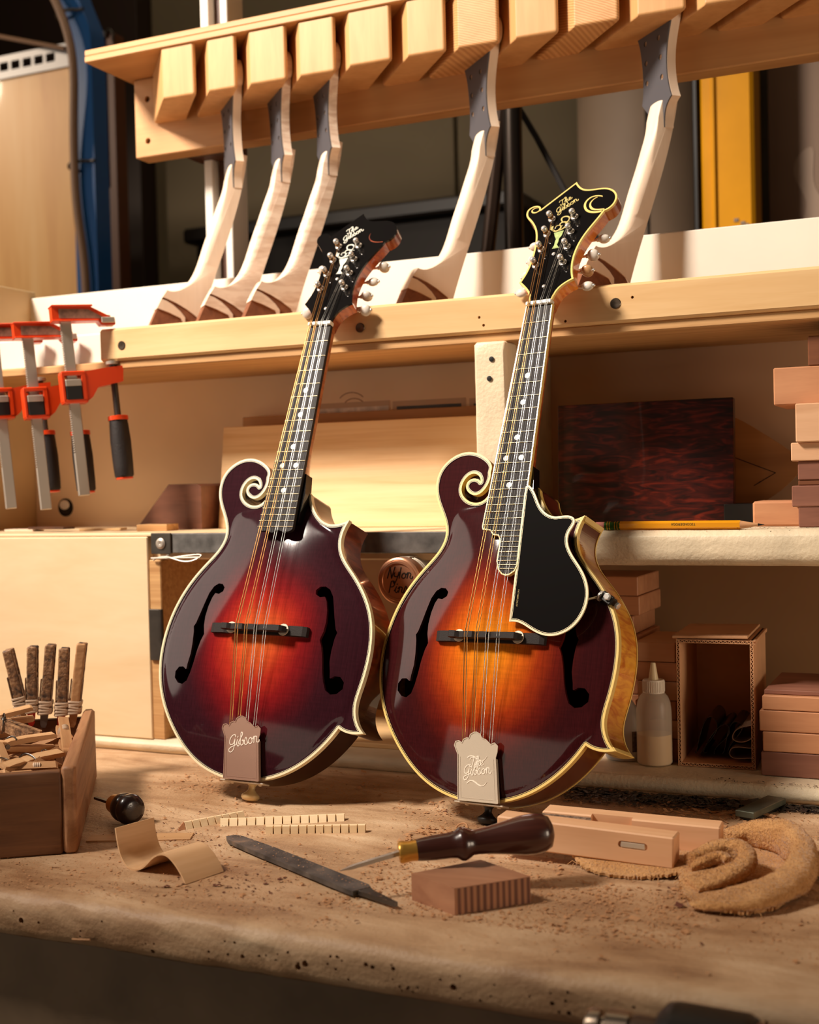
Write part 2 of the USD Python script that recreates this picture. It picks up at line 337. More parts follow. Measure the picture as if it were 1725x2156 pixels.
# ---- cabinet on the left
cab = thing('plywood_cabinet', 'pale birch plywood cabinet under the left end of the shelf', 'cabinet')
part(cab, 'door', span(-1.38, -.9225, 1.265, 1.283, .0165, .2625, .0012), m_ply)
part(cab, 'side_panel', span(-.9225, -.905, 1.2665, 1.50, .0165, .2345), m_plyedge)
part(cab, 'bottom', span(-.905, -.507, 1.30, 1.50, .0165, .0225), m_pine)
hg = part(cab, 'hinge', cat([span(-.9215, -.9055, 1.2625, 1.2668, .113, .175, .0008), tr(cyl(.0026, .062, axis='z'), -.9045, 1.264, .144)]), m_darksteel)
part(cab, 'lid_board', span(-1.38, -.9150, 1.266, 1.51, .2625, .2668), m_ply)
# dark steel track along the shelf edge
trk = thing('steel_track', 'long dark steel drawer track fixed along the front edge of the lower shelf', 'metal track')
part(trk, 'bar', disp(refined(span(-.9145, -.512, 1.2640, 1.2768, .2430, .2665, .0008), .01), .0002, 90, 3), plain('blackened_steel', (104, 101, 98), .45, .3, var=.5, vs=45, bump=.2, bs=120))
part(trk, 'end_plate', span(-.9150, -.8860, 1.2615, 1.2642, .2420, .2672, .0008), m_darksteel)
part(trk, 'screw', rotm(lathe([(0, 0), (.0042, 0), (.0062, .0004), (.0066, .0016), (.004, .003), (.0012, .0026), (0, .0016)], 24, 'y'), math.pi).apply_translation((-.9, 1.2618, .2545)), m_steel)
part(trk, 'spring_clip', cat([tube(smooth_pts([(-.912, 1.262, .2345), (-.88, 1.26, .236), (-.85, 1.2615, .236), (-.845, 1.264, .2395), (-.86, 1.265, .2405), (-.89, 1.264, .2415)], 30), .0011), tube([(-.915, 1.262, .2368), (-.845, 1.262, .2380)], .0013)]), m_steel)

# ---- beyond the wall: things in the shop behind
pw = thing('plywood_sheet', 'tall golden plywood sheet standing behind the blue post at upper left', 'plywood sheet')
part(pw, 'sheet', span(-2.75, -1.82, 2.30, 2.318, -.9, 1.274), wood('golden_plywood', (204, 138, 74), (232, 178, 108), 'z', 9., 9., .45, coat=.2, contrast=.3, cc=(244, 202, 142)))
def slotted():
    p = sbox(-2.75, 1.270, -1.82, 1.322)
    p = p.difference(union_all([sbox(x-.010, 1.290, x+.010, 1.304).buffer(.003) for x in np.arange(-1.9, -2.7, -.0335)]))
    m = ext(p, .003); return axes(m, (0, 2.297, 0), (1, 0, 0), (0, 0, 1), (0, -1, 0))
st = thing('slotted_strut', 'pale grey steel strut with a row of slots across the plywood sheet', 'metal strut')
part(st, 'face', slotted(), m_grey); part(st, 'flange', span(-2.75, -1.82, 2.297, 2.335, 1.319, 1.322, .0005), m_grey)
bp = thing('blue_post', 'blue enamelled steel post bent over at its top, upper left', 'post')
def blue():
    pts = [(-1.768, 2.26, -.9), (-1.766, 2.26, .7), (-1.768, 2.26, 1.3), (-1.772, 2.26, 1.325), (-1.80, 2.26, 1.39), (-1.84, 2.26, 1.5)]
    return loft([[(x-.03, 2.235, z), (x+.027, 2.235, z), (x+.027, 2.285, z), (x-.03, 2.285, z)] for x, y, z in pts])
part(bp, 'tube', blue(), m_blue, 20)
for z, x in ((1.03, -1.766), (1.358, -1.786)): part(bp, 'clip', cat([tube(smooth_pts([(x-.036, 2.228, z-.008), (x-.02, 2.216, z), (x, 2.226, z+.003), (x+.03, 2.231, z+.002)], 14), .0035)]), m_darksteel)
cbl = solo('brown_cable', tube(smooth_pts([(-1.90, 2.22, 1.52), (-1.823, 2.215, 1.395), (-1.79, 2.21, 1.33), (-1.772, 2.21, 1.26), (-1.776, 2.215, 1.13), (-1.782, 2.22, 1.03), (-1.778, 2.22, .93), (-1.764, 2.22, .82), (-1.762, 2.22, .70), (-1.762, 2.22, -.9)], 90), .0095, 12), m_cable, 'brown cable clipped along the front of the blue post', 'cable')
solo('guy_wire', tube([(-2.2, 2.26, 1.41), (-1.83, 2.26, 1.295)], .005), m_cable, 'thin dark rod slanting down to the blue post at upper left', 'rod')
pc = thing('brown_timber_post', 'dark reddish brown timber post just right of the blue post', 'post')
part(pc, 'timber', span(-1.792, -1.752, 2.33, 2.37, -.9, 1.34, .002), plain('red_brown_paint', (96, 52, 28), .5))
part(pc, 'steel_angle', cat([span(-1.795, -1.775, 2.326, 2.330, 1.0, 1.345, .0005), tube(smooth_pts([(-1.772, 2.326, 1.33), (-1.76, 2.326, 1.345), (-1.75, 2.326, 1.335), (-1.752, 2.326, 1.32)], 10), .003)]), m_darksteel)
rack = thing('dark_cupboard', 'near-black tall cupboard in the gloom behind the blue post', 'cupboard')
part(rack, 'front', span(-2.95, -2.160, 2.98, 3.15, -.9, 2.5), plain('black_brown', (44, 26, 15), .6)); part(rack, 'lower_drawer', span(-2.60, -2.168, 2.965, 2.99, .6, .885), plain('drawer_brown', (62, 42, 20), .6))
for x0, x1 in ((-2.16, -1.23), (-1.222, -.86), (-.852, -.53)): 
    part_ = solo('partition_panel', span(x0, x1, 3.05, 3.08, -.9, 2.5, .003), m_olive, {-2.16: 'wide olive grey partition panel behind the neck rack at left', -1.222: 'olive grey partition panel behind the upright steel bars', -.852: 'narrow olive grey partition panel behind the grey column'}[x0], 'panel')
lb = thing('black_bench_machine', 'long low black cabinet in the dark beyond the shelf', 'cabinet')
part(lb, 'body', span(-1.70, -.90, 2.55, 2.85, -.9, .90, .01), m_dark); part(lb, 'top', span(-1.72, -.88, 2.53, 2.86, .90, .935, .006), plain('black_top', (28, 20, 14), .5))
bars = thing('steel_bars', 'pair of dark steel bars standing upright behind the shelf beside the right mandolin', 'steel bars')
part(bars, 'bar', tube([(-.82, 1.9, -.9), (-.735, 1.9, .6), (-.712, 1.9, .69), (-.684, 1.9, .9), (-.672, 1.9, 1.0)], .0115, 12), plain('bar_brown', (70, 56, 48), .35, .8))
part(bars, 'bar', tube([(-.668, 1.9, -.9), (-.668, 1.9, .7), (-.667, 1.9, 1.05)], .0155, 14), plain('bar_dark', (62, 54, 48), .25, .85))
solo('hanging_cord', tube([(-.672, 1.925, .925), (-.645, 1.95, .87), (-.60, 1.95, .78), (-.55, 1.95, .70), (-.50, 1.95, .60), (-.42, 1.95, -.9)], .005), m_dark, 'thin dark cord slanting behind the upright steel bars', 'cord')
part_ = thing('grey_column', 'broad brown grey rounded column between the partition and the yellow post', 'column', (-.655, 2.74, 0))
part(part_, 'shaft', loft([[(.15*math.cos(a), .13*math.sin(a), z) for a in np.linspace(0, 2*math.pi, 40, endpoint=False)] for z in (-.9, 2.5)]), m_browng, 60); part(part_, 'seam', span(.028, .032, -.131, -.12, -.9, 2.5, .0005), m_dark)
yp = thing('yellow_post', 'glossy yellow steel column with a black left edge, right of the upper shelf', 'column')
part(yp, 'face', span(-.436, -.345, 2.205, 2.285, -.9, 2.4, .006), m_yellow); part(yp, 'black_edge', span(-.4465, -.4375, 2.20, 2.29, -.9, 2.4, .002), m_black); part(yp, 'ridge', span(-.415, -.408, 2.199, 2.208, -.9, 2.4, .002), m_yellow)
part(yp, 'label_flake', cat([span(-.375+dx, -.367+dx, 2.2035, 2.206, z, z+.006, .0005) for dx, z in ((0, .735), (.006, .745), (-.005, .751), (.009, .733), (.012, .741))]), m_browng)
rp = thing('brown_machine_panel', 'large brown grey metal panel at the far right behind the yellow post', 'panel')
part(rp, 'panel', span(-.338, 1.0, 2.32, 2.34, -.9, 2.4), plain('brown_panel', (126, 100, 80), .45, var=.1, vs=3))
part(rp, 'stain', axes(ext(Polygon(smooth_pts([(-.29, .72), (-.275, .79), (-.29, .83), (-.285, .88), (-.268, .89), (-.262, .83), (-.245, .79), (-.26, .73)], 40, True)), .001), (0, 2.3199, 0), (1, 0, 0), (0, 0, 1), (0, -1, 0)), plain('panel_smear', (146, 122, 102), .5))
# slotted white upright that carries the rack
up = thing('white_channel_post', 'brown upright with white flanges carrying the neck rack', 'post')
part(up, 'web', span(-1.020, -1.000, 1.600, 1.625, .0, 1.6), m_brownw); part(up, 'flange', span(-1.036, -1.022, 1.585, 1.63, .0, 1.6), m_white); part(up, 'flange', span(-1.002, -.990, 1.585, 1.63, .0, 1.6), m_white); part(up, 'bracket', span(-1.05, -.97, 1.562, 1.600, .80, .93), m_brownw)
# ================================================================ mandolins
mm = .001
def P_(l): return np.array(l, float)*mm
def sp_(pts, n, s=2e-6): return smooth_pts(P_(pts), n, s=s)
# body outline in millimetres, origin under the bridge saddle, +v towards the head
LEFT = [(-31.2,172.6),(-31.2,180.0),(-37.8,186.4),(-45,191),(-52.5,194),(-60.6,195),(-69,194),(-77,190.6),(-84.8,185),(-90.7,177.4),(-93.5,169),(-94,160),(-92,150.4),(-88,140.6),(-83.2,131.6),(-78.2,122.8),(-75,114),(-74,105.3),(-76.2,96.5),(-80.8,88.6),(-87,80.8),(-93.5,73.5),(-102,63),(-111,49),(-118.6,34.5),(-125,18),(-129.4,0),(-130.8,-18),(-129.6,-38),(-123.8,-60.5),(-115.8,-79),(-105.5,-95.5),(-92,-111),(-77,-126),(-58,-138.4),(-38,-147.2),(-20,-151.4),(2,-153),(22.4,-150.2),(36.5,-146.3),(50.8,-140.4),(64.7,-133),(76.5,-123.8),(88,-112),(97,-101.4),(103.6,-91.7)]
TAIL = [(103.6,-91.7),(111.4,-95),(122,-96.1),(131.8,-94.6)]
RIGHT = [(131.8,-94.6),(125.6,-88),(121.4,-80.5),(119.2,-71.5),(119.4,-61),(121.8,-49),(125,-32),(126.6,-12),(125,6),(120.6,24),(113,39),(103,54),(93,66.5),(83,77.5),(75.6,88),(71.8,98),(72.4,106.7),(75,115),(78,123.5)]
HORN = [(78,123.5),(72,121),(64.4,119.2),(56.3,118.9),(49,121),(42,125.4),(36,131.7),(31,139.2),(27.5,146.9),(26.5,151)]
NECKJ = [(26.5,151),(24,154),(18,156),(-10,156),(-22,152),(-31,146.4)]
SLOT_B = [(-31,146.4),(-35.5,142.2),(-43,140.2),(-52.2,141.8),(-59,147.2),(-62.8,155.2),(-62,163.2),(-57.8,169.2),(-51.4,171.5),(-45.4,169.6),(-41.4,162.2)]
SLOT_A = [(-41.4,162.2),(-48.2,165.6),(-55.1,164.5),(-57.6,158.5),(-54.7,152.1),(-48,148.5),(-41.2,149.6),(-35.4,154.1),(-32.6,159.5),(-31.4,166),(-31.2,172.6)]
outline = np.vstack([sp_(LEFT, 340)[:-1], sp_(TAIL, 30, 0)[:-1], sp_(RIGHT, 130)[:-1], sp_(HORN, 60, 0)[:-1], P_(NECKJ)[:-1], sp_(SLOT_B, 70, 1e-6)[:-1], sp_(SLOT_A, 70, 1e-6)[:-1]])
BODY = Polygon(outline).buffer(0)
FH_L = P_([(-62.5,38.4),(-57.4,41.3),(-56.6,45.6),(-60.5,49.6),(-66.4,50.3),(-72,47.2),(-76.8,39.8),(-80,28.6),(-83,17),(-86.3,6),(-88.6,2.5),(-86.9,-3.5),(-85.6,-16),(-85.4,-27.5),(-87.4,-38),(-88,-44.5),(-93,-41.3),(-99,-41.6),(-103.4,-46.6),(-103,-53.4),(-97.2,-58.8),(-90.6,-59.9),(-84.8,-56),(-81.4,-47.2),(-78.8,-35.9),(-76.9,-24),(-74.2,-13.2),(-71.2,-6),(-73.8,2.8),(-74.7,13.3),(-73.5,24.7),(-70.8,34.6),(-68,39.3)])
FH = [Polygon(FH_L).buffer(.8*mm).buffer(-.8*mm), Polygon(FH_L*np.array([-1, 1])).buffer(.8*mm).buffer(-.8*mm)]
def plate():
    """the carved top: a membrane over the outline gives the arch, with a recurve at the edge"""
    bd = np.array(BODY.segmentize(.0016).exterior.coords)[:-1]
    hb = [np.array(h.segmentize(.0014).exterior.coords)[:-1] for h in FH]
    fixed = np.vstack([bd]+hb); g = .0026
    x0, y0, x1, y1 = BODY.bounds; X, Y = np.meshgrid(np.arange(x0, x1, g), np.arange(y0, y1, g*.866)); X[::2] += g/2
    p = np.stack([X.ravel(), Y.ravel()], 1); p = p[contains_xy(BODY, p[:, 0], p[:, 1])]
    p = p[cKDTree(fixed).query(p)[0] > .0013]
    v = np.vstack([fixed, p]); f = Delaunay(v).simplices
    c = v[f].mean(1); f = f[contains_xy(BODY, c[:, 0], c[:, 1])]
    a, b, cc = v[f[:, 0]], v[f[:, 1]], v[f[:, 2]]
    ar = .5*((b-a)[:, 0]*(cc-a)[:, 1]-(b-a)[:, 1]*(cc-a)[:, 0]); fl = ar < 0; f[fl] = f[fl][:, ::-1]; f = f[np.abs(ar) > 1e-11]
    n = len(v); I, J, W = [], [], []
    for k in range(3):
        i, j, o = f[:, k], f[:, (k+1) % 3], f[:, (k+2) % 3]
        e1, e2 = v[i]-v[o], v[j]-v[o]; cot = (e1*e2).sum(1)/np.abs(e1[:, 0]*e2[:, 1]-e1[:, 1]*e2[:, 0]).clip(1e-12)
        for s, t_, w in ((i, j, -cot), (j, i, -cot), (i, i, cot), (j, j, cot)): I.append(s); J.append(t_); W.append(w*.5)
    L = sp.csr_matrix((np.concatenate(W), (np.concatenate(I), np.concatenate(J))), (n, n))
    area = np.zeros(n); 
    A3 = np.abs(.5*((v[f[:, 1]]-v[f[:, 0]])[:, 0]*(v[f[:, 2]]-v[f[:, 0]])[:, 1]-(v[f[:, 1]]-v[f[:, 0]])[:, 1]*(v[f[:, 2]]-v[f[:, 0]])[:, 0]))/3
    for k in range(3): np.add.at(area, f[:, k], A3)
    free = np.arange(n) >= len(bd); h = np.zeros(n)
    h[free] = spl.spsolve(L[free][:, free], area[free])
    t = h/h.max()
    w = .0145*(t**1.18)*(1-.12*t)/.88 - .0009*np.exp(-((t-.07)/.05)**2)*(t > 0)
    w[:len(bd)] = 0
    cen = v[f].mean(1); inh = contains_xy(FH[0], cen[:, 0], cen[:, 1]) | contains_xy(FH[1], cen[:, 0], cen[:, 1])
    ff = f[~inh]
    verts = np.stack([v[:, 0], v[:, 1], w], 1)
    # f-hole walls and a thin underside so that the plate has thickness
    parts_v, parts_f = [verts], [ff]; o = len(verts); k0 = len(bd)
    for h_ in hb:
        m_ = len(h_); i = np.arange(k0, k0+m_); j = np.roll(i, -1); low = verts[i].copy(); low[:, 2] -= .0035
        parts_v.append(low); li = np.arange(o, o+m_); lj = np.roll(li, -1)
        parts_f += [np.stack([i, j, lj], 1), np.stack([i, lj, li], 1)]; o += m_; k0 += m_
    return trimesh.Trimesh(np.vstack(parts_v), np.vstack(parts_f), process=False), LinearNDInterpolator(v, w, 0.)
PLATE, ARCH = plate()
def arch(u, v): return float(ARCH(u, v))
def ring(poly, a, b): return poly.buffer(-a, quad_segs=6).difference(poly.buffer(-b, quad_segs=6))
SL = .3525
def fret_v(n): return SL*2**(-n/12)
def sw(v, d=0.): return .030-.075*v+d          # height of the string plane above the rim plane
def hwid(v): return .0140+(SL-v)*(.0200-.0140)/(SL-.15)   # half width of the fingerboard
TH = math.radians(14)+.075
HO = np.array([0, SL, sw(SL)-.0040]); HV = np.array([0, math.cos(TH), -math.sin(TH)]); HN = np.array([0, math.sin(TH), math.cos(TH)])
def onhead(m): return axes(m, HO, (1, 0, 0), HV, HN)
HPT = [[(10.6,0),(11.6,11.9),(14.6,20.7),(21,27.7),(28.3,32.1)], [(28.3,32.1),(24,43.5),(21.3,56),(20.8,72.8),(22.6,88.3),(26.2,101.1),(31.4,111.2),(35.6,121.5),(39,130.2)],
       [(39,130.2),(44.9,133.8),(48.6,139),(49.4,146.2),(47,154.6),(41.2,162.3),(33.2,166.6),(21.9,168),(12.9,168.8),(5.3,171.6),(-2.1,178),(-7.4,185.6)],
       [(-7.4,185.6),(-42.2,149.6)], [(-42.2,149.6),(-43.8,154),(-48.8,157.2),(-54,157),(-58,153.8),(-58.8,147.4),(-56.6,141.5),(-51.6,135),(-44.3,125.9),(-38.5,114.5),(-34.2,101),(-31.7,83),(-31.1,66.8),(-32.1,51.1),(-36,37.3)],
       [(-36,37.3),(-24.5,25.1),(-19.4,17.7),(-16.2,9),(-15.4,0)]]
def shift(p): return P_(p)+np.array([.0024, 0])
hp = np.vstack([(smooth_pts(shift(s), max(4, 9*len(s)), s=4e-7 if len(s) > 5 else 0) if len(s) > 2 else shift(s))[:-1] for s in HPT])
HEAD = Polygon(hp).buffer(0)
def ribbon(pts, w0, w1, n=30):
    p = smooth_pts(P_(pts), n); t = np.gradient(p, axis=0); t /= np.linalg.norm(t, axis=1, keepdims=True); nn = np.stack([-t[:, 1], t[:, 0]], 1)
    w = np.interp(np.linspace(0, 1, n), [0, .5, 1], [w0, w1, w0*.4])[:, None]/2*mm
    return Polygon(np.vstack([p+nn*w, (p-nn*w)[::-1]])).buffer(0)

def burst(name, stops, cu, cv, ru, rv):
    """sunburst lacquer over spruce: the colours are sprayed on, from the middle to the edge"""
    n = {'t': ('texture_coordinate', {}), 'm': ('mapping', {'location': (-cu/ru, -cv/rv, 0), 'scale': (1/ru, 1/rv, 0)}), 'len': ('vector_math', {'math_type': 'length'}),
         'g': ('mapping', {'scale': (1, .035, 1)}), 'n': ('noise_texture', {'scale': 900., 'detail': 3.}), 'g2': ('mapping', {'scale': (.06, 1, 1)}), 'n2': ('noise_texture', {'scale': 420., 'detail': 4.}),
         'gr': ('rgb_ramp', {'ramp': [(.3, (.80,)*3), (.6, (1.06,)*3)]}), 'gr2': ('rgb_ramp', {'ramp': [(.3, (.88,)*3), (.65, (1.05,)*3)]}),
         'n3': ('noise_texture', {'scale': 14., 'detail': 2.}), 'ma': ('math', {'math_type': 'multiply_add', 'value2': .18}), 'ad': ('math', {'math_type': 'add', 'value2': -.09}),
         'r': ('rgb_ramp', {'ramp': [(a, lin(c)) for a, c in stops]}), 'x': ('mix', {'mix_type': 'multiply', 'fac': 1.}), 'x2': ('mix', {'mix_type': 'multiply', 'fac': 1.}),
         'p': ('principled_bsdf', {'roughness': .6, 'specular_ior_level': .02, 'coat_weight': .7, 'coat_roughness': .07})}
    l = [('t.object', 'm.vector'), ('m.vector', 'len.vector1'), ('t.object', 'g.vector'), ('g.vector', 'n.vector'), ('t.object', 'g2.vector'), ('g2.vector', 'n2.vector'), ('t.object', 'n3.vector'), ('n3.fac', 'ma.value1'), ('len.value', 'ma.value3'),
         ('ma.value', 'ad.value1'), ('ad.value', 'r.fac'), ('n.fac', 'gr.fac'), ('n2.fac', 'gr2.fac'), ('r.color', 'x.color1'), ('gr.color', 'x.color2'), ('x.color', 'x2.color1'), ('gr2.color', 'x2.color2'), ('x2.color', 'p.base_color')]
    return usdkit.material(stage, LK+name, n, l, surface='p.BSDF')
def flame(name, lo, hi, stripe=1., dark=(60, 20, 8), vmid=-.02, vr=.12, coat=1.):
    """figured maple under amber lacquer, shaded darker towards both ends"""
    n = {'t': ('texture_coordinate', {}), 'm': ('mapping', {'scale': (1, 1, .25), 'rotation': (0, 0, .35)}), 'n': ('noise_texture', {'scale': 120.*stripe, 'detail': 3., 'distortion': 1.4}),
         'r': ('rgb_ramp', {'ramp': [(.36, lin(lo)), (.62, lin(hi))]}), 's': ('separate_xyz', {}), 'a': ('math', {'math_type': 'add', 'value2': -vmid}), 'ab': ('math', {'math_type': 'absolute'}),
         'mr': ('map_range', {'from_min': vr*.45, 'from_max': vr, 'to_min': 0., 'to_max': 1., 'clamp': True}), 'x': ('mix', {'color2': lin(dark)}),
         'p': ('principled_bsdf', {'roughness': .35, 'coat_weight': coat, 'coat_roughness': .04})}
    l = [('t.object', 'm.vector'), ('m.vector', 'n.vector'), ('n.fac', 'r.fac'), ('t.object', 's.vector'), ('s.y', 'a.value1'), ('a.value', 'ab.value1'), ('ab.value', 'mr.value'), ('mr.result', 'x.fac'), ('r.color', 'x.color1'), ('x.color', 'p.base_color')]
    return usdkit.material(stage, LK+name, n, l, surface='p.BSDF')
m_ebony = plain('ebony', (44, 38, 36), .5, bump=.12, bs=900, spec=.14)
m_veneer = plain('black_gloss_veneer', (10, 8, 8), .5, coat=1., spec=.02)
m_bindc = plain('cream_binding', (232, 200, 116), .35, coat=.5)
m_bindw = plain('ivory_binding', (236, 220, 180), .35, coat=.5)
m_purf = plain('black_purfling', (20, 14, 12), .4, coat=.6)
m_gut = plain('body_interior', (70, 44, 24), .8)
m_pearl = plain('pearl_inlay', (222, 220, 205), .25, var=.12, vs=400)
m_gold = plain('gold_pearl', (196, 176, 110), .3, var=.3, vs=300)
m_fretw = plain('fret_wire', (206, 190, 158), .35, .9)
m_nickel = plain('satin_nickel', (206, 192, 172), .42, .45, bump=.05, bs=900)
m_nickel2 = plain('nickel_dark_reflection', (176, 140, 122), .4, .5, bump=.05, bs=900)  # second nickel; its dark reflection is put into the base colour
m_chrome = plain('chrome', (238, 232, 224), .2, .65)
m_engr = plain('bright_engraving', (250, 240, 224), .3, .3)
m_bronze = plain('bronze_string', (206, 150, 92), .3, 1.)
m_plain = plain('steel_string', (214, 212, 206), .25, 1.)
m_bone = plain('bone_nut', (226, 216, 200), .4)
m_button = plain('pearloid_button', (222, 212, 198), .3, var=.12, vs=120, coat=.5)
m_buttono = plain('amber_button', (196, 150, 104), .3, var=.15, vs=120, coat=.5)
m_guard = plain('pickguard_black', (12, 9, 8), .5, coat=.8, spec=.02)

def mandolin(frame, o):
    Oo, Uu, Vv, Nn = [np.array(a) for a in frame]
    M4 = np.eye(4); M4[:3, 0], M4[:3, 1], M4[:3, 2] = Uu, Vv, Nn; M4[:3, 3] = Oo+np.array([0, 0, BZ])
    T = thing('mandolin', o['label'], 'mandolin', matrix=M4)
    RD = .043
    part(T, 'soundboard', PLATE, o['top'], 70)
    part(T, 'rim', ext(ring(BODY, .0004, .004), RD-.004, -RD+.002), o['rim'], 40)
    bk = ext(BODY.buffer(-.0004), .003, -RD-.001); part(T, 'back', bk, o['rim'], 30)
    part(T, 'lining', ext(BODY.buffer(-.005), .0006, -RD+.0025), m_gut, 30)
    bind = part(T, 'binding', ext(ring(BODY, -.0002, .0021), .0062, -.0056), o['bind'], 30)
    part(bind, 'purfling', ext(ring(BODY, .0021, .0027), .0008, -.0002), m_purf, False)
    part(bind, 'inner_line', ext(ring(BODY, .0027, .0031), .0008, -.0003), o['bind'], False)
    part(bind, 'purfling', ext(ring(BODY, .0031, .0035), .0008, -.0003), m_purf, False)
    if o['backbind']: part(T, 'back_binding', ext(ring(BODY, -.0003, .002), .002, -RD-.0008), o['bind'], 30)
    # point protectors: binding wrapped over the two points through the depth of the rim
    if o['backbind']:
        for (u, v), dirs in (((131.8, -94.6), ((-9.5, -1.2), (-5.5, 6))), ((78, 123.5), ((-6, -2.4), (-2.6, -8)))):
            q = Polygon(P_([(u, v), (u+dirs[0][0], v+dirs[0][1]), (u+dirs[0][0]*.8+dirs[1][0]*.2+.3, v+(dirs[0][1]+dirs[1][1])*.5), (u+dirs[1][0]*.5, v+dirs[1][1]*.5)])).buffer(.0006)
            part(T, 'point_cap', ext(q, RD-.004, -RD+.002), o['bind'], 30)
    # fingerboard
    FB = .0046
    if o['ext']:
        fp = P_([(-21.3,109.8),(-20.5,107.6),(-12.2,106.4),(-8.1,101.9),(-2.2,101),(.4,96.7),(1.4,90.8),(1.2,83.7),(1.3,74.2),(4.1,66),(8.4,61.6),(12,60.4),(15.6,60.8),(20.4,64.2),(22.3,69.4)])
        fb = Polygon(np.vstack([[(-hwid(SL), SL)], fp, [(hwid(SL), SL)]])).buffer(.0007).buffer(-.0007)
    else:
        e = [(-21.9,110.8),(-20,106.6),(-14.5,106.2),(-9,106),(-1,104.6),(3,107),(8,106.2),(16.5,105.6),(20.6,107.4),(21.6,111.4)]
        fb = Polygon(np.vstack([[(-hwid(SL), SL)], smooth_pts(P_(e), 40), [(hwid(SL), SL)]])).buffer(0)
    def ontop(m): # z=0 lies on the fingerboard surface
        m = m.copy(); m.vertices[:, 2] += sw(m.vertices[:, 1], -.0040); return m
    F = part(T, 'fingerboard', ontop(refined(ext(fb, FB, -FB), .012)), m_ebony, 30)
    if o['fbbind']: part(F, 'fingerboard_binding', ontop(refined(ext(fb.buffer(.0013).difference(fb), FB+.0002, -FB), .012)), o['bind'], 30)
    last = 29 if o['ext'] else 20
    for k in range(1, last+1):
        v = fret_v(k)
        c = fb.intersection(LineString([(-.04, v), (.04, v)]))
        if c.is_empty: continue
        u0, _, u1, _ = c.bounds
        part(T, 'fret', ontop(tr(cbox(u1-u0+.0006, .0009, .0017, .0004), (u0+u1)/2, v, .0001)), m_fretw, 40)
    for k, us in ((5, (0,)), (7, (0,)), (10, (0,)), (12, (-.0085, .0085)), (15, (0,))):
        for u in us: part(T, 'position_dot', ontop(tr(cyl(.0031, .0005, n=24), u, (fret_v(k)+fret_v(k-1))/2, .00005)), m_pearl)
    part(T, 'nut', tr(cbox(.0296, .0046, .0085, .0008), 0, SL+.0023, sw(SL)-.0048), m_bone)
    # neck: D sections from head to heel, then the heel down to the back
    rings = []
    for v, dep, wd in [(SL+.002, .0165, 1), (.345, .0155, 1), (.33, .0148, 1), (.29, .0152, 1), (.25, .016, 1), (.215, .0168, 1), (.195, .0195, .98), (.183, .025, .92), (.174, .033, .8), (.166, .0395, .66), (.158, .0425, .56)]:
        t_ = sw(v, -.0040-FB); hw = hwid(v)*wd; bot = min(dep, t_+RD)
        an = np.linspace(0, math.pi, 17)
        rings.append([(hwid(v)*math.cos(a)*(wd if math.sin(a) > .3 else 1), v-(.006*(1-math.sin(a)) if wd < .95 else 0), t_-bot*math.sin(a)**.8) for a in an])
    part(T, 'neck', loft(rings), o['neck'], 50)
    part(T, 'neck_block', ontop(refined(ext(Polygon([(-.0205, .118), (.0225, .118), (.0240, .150), (.0205, .172), (-.019, .172), (-.0205, .15)]).buffer(.001), .0125, -FB-.0125), .012)), m_veneer, 30)
    # headstock
    hd = part(T, 'headstock', onhead(ext(HEAD.buffer(-.0002), .0125, -.0145)), o['head'], 40)
    part(T, 'head_veneer', onhead(ext(HEAD, .0022, -.0020)), m_veneer, 30)
    if o['headbind']:
        part(T, 'head_binding', onhead(ext(ring(HEAD, -.0002, .0018), .0026, -.0020)), o['bind'], 30)
        S1 = ribbon([(38.6,129.8),(30.2,130.1),(21.5,133.9),(16.2,141.5),(15.4,148.7),(19.2,154.9),(26.7,156.3),(34,153.6)], 2.6, 2.6)
        S2 = ribbon([(41,132.6),(34,133.2),(27,135.6),(22.6,141),(21.6,146),(23.6,151),(28,154)], 1.6, 2.6)
        S3 = ribbon([(-40,149.8),(-44,146.2),(-48.6,147.2),(-50.4,150.2),(-48.4,153),(-44.6,153.2)], 1.4, 1.8)
        for s_ in (S1, S2, S3): part(T, 'scroll_line', onhead(ext(s_, .0008, .0)), o['bind'], False)
    else:
        S1 = ribbon([(38.6,130.5),(30.2,131),(21.5,134.9),(17.2,141.5),(17.4,147.7)], 1.0, 1.4)
        part(T, 'scroll_line', onhead(ext(S1, .0005, .0)), o['head'], False)
    # pearl inlay: lettering and flower pot
    def word(txt, at, h, w, ang): 
        g, _ = script(txt, h, w); return onhead(ext(affinity.translate(affinity.rotate(g, ang, origin=(0, 0)), at[0]*mm, at[1]*mm), .0004, .0001))
    part(T, 'lettering', word('The', (-15.5, 150.5), .0042, .00085, 39), o['inlay'], False)
    part(T, 'lettering', word('Gibson', (-16.5, 137.5), .0046, .00095, 39), o['inlay'], False)
    vase = Polygon(P_([(-11.5,107.5),(-1,109),(-1.5,102),(-3.6,97),(-3,92),(-3.6,88),(.4,83),(-7.4,83.2),(-6,88),(-6.6,93),(-6.4,97),(-9.2,102)])).buffer(.0003)
    part(T, 'flower_pot_inlay', onhead(ext(vase, .0004, .0001)), m_pearl if not o['headbind'] else plain('abalone', (170, 186, 120), .3, var=.3, vs=200), False)
    fl = [ribbon([(-16,119),(-14.5,112.5),(-10,110),(-6,113),(-7,118),(-11,118.6),(-12,115)], 1.8, 2.2), ribbon([(-8,111),(-2,113),(0,119),(-4,123),(-8,121),(-7,117.5),(-4,117.8)], 1.6, 2.4), ribbon([(-4,122),(1.5,126),(-2,131),(-8,130),(-7,125),(-1,122),(4,121)], 1.2, 2.0), ribbon([(-13,112),(-18,116),(-19,121)], 1.6, 2.6, 12)]
    for g in fl: part(T, 'scrollwork_inlay', onhead(ext(g, .0004, .0001)), o['inlay'], False)
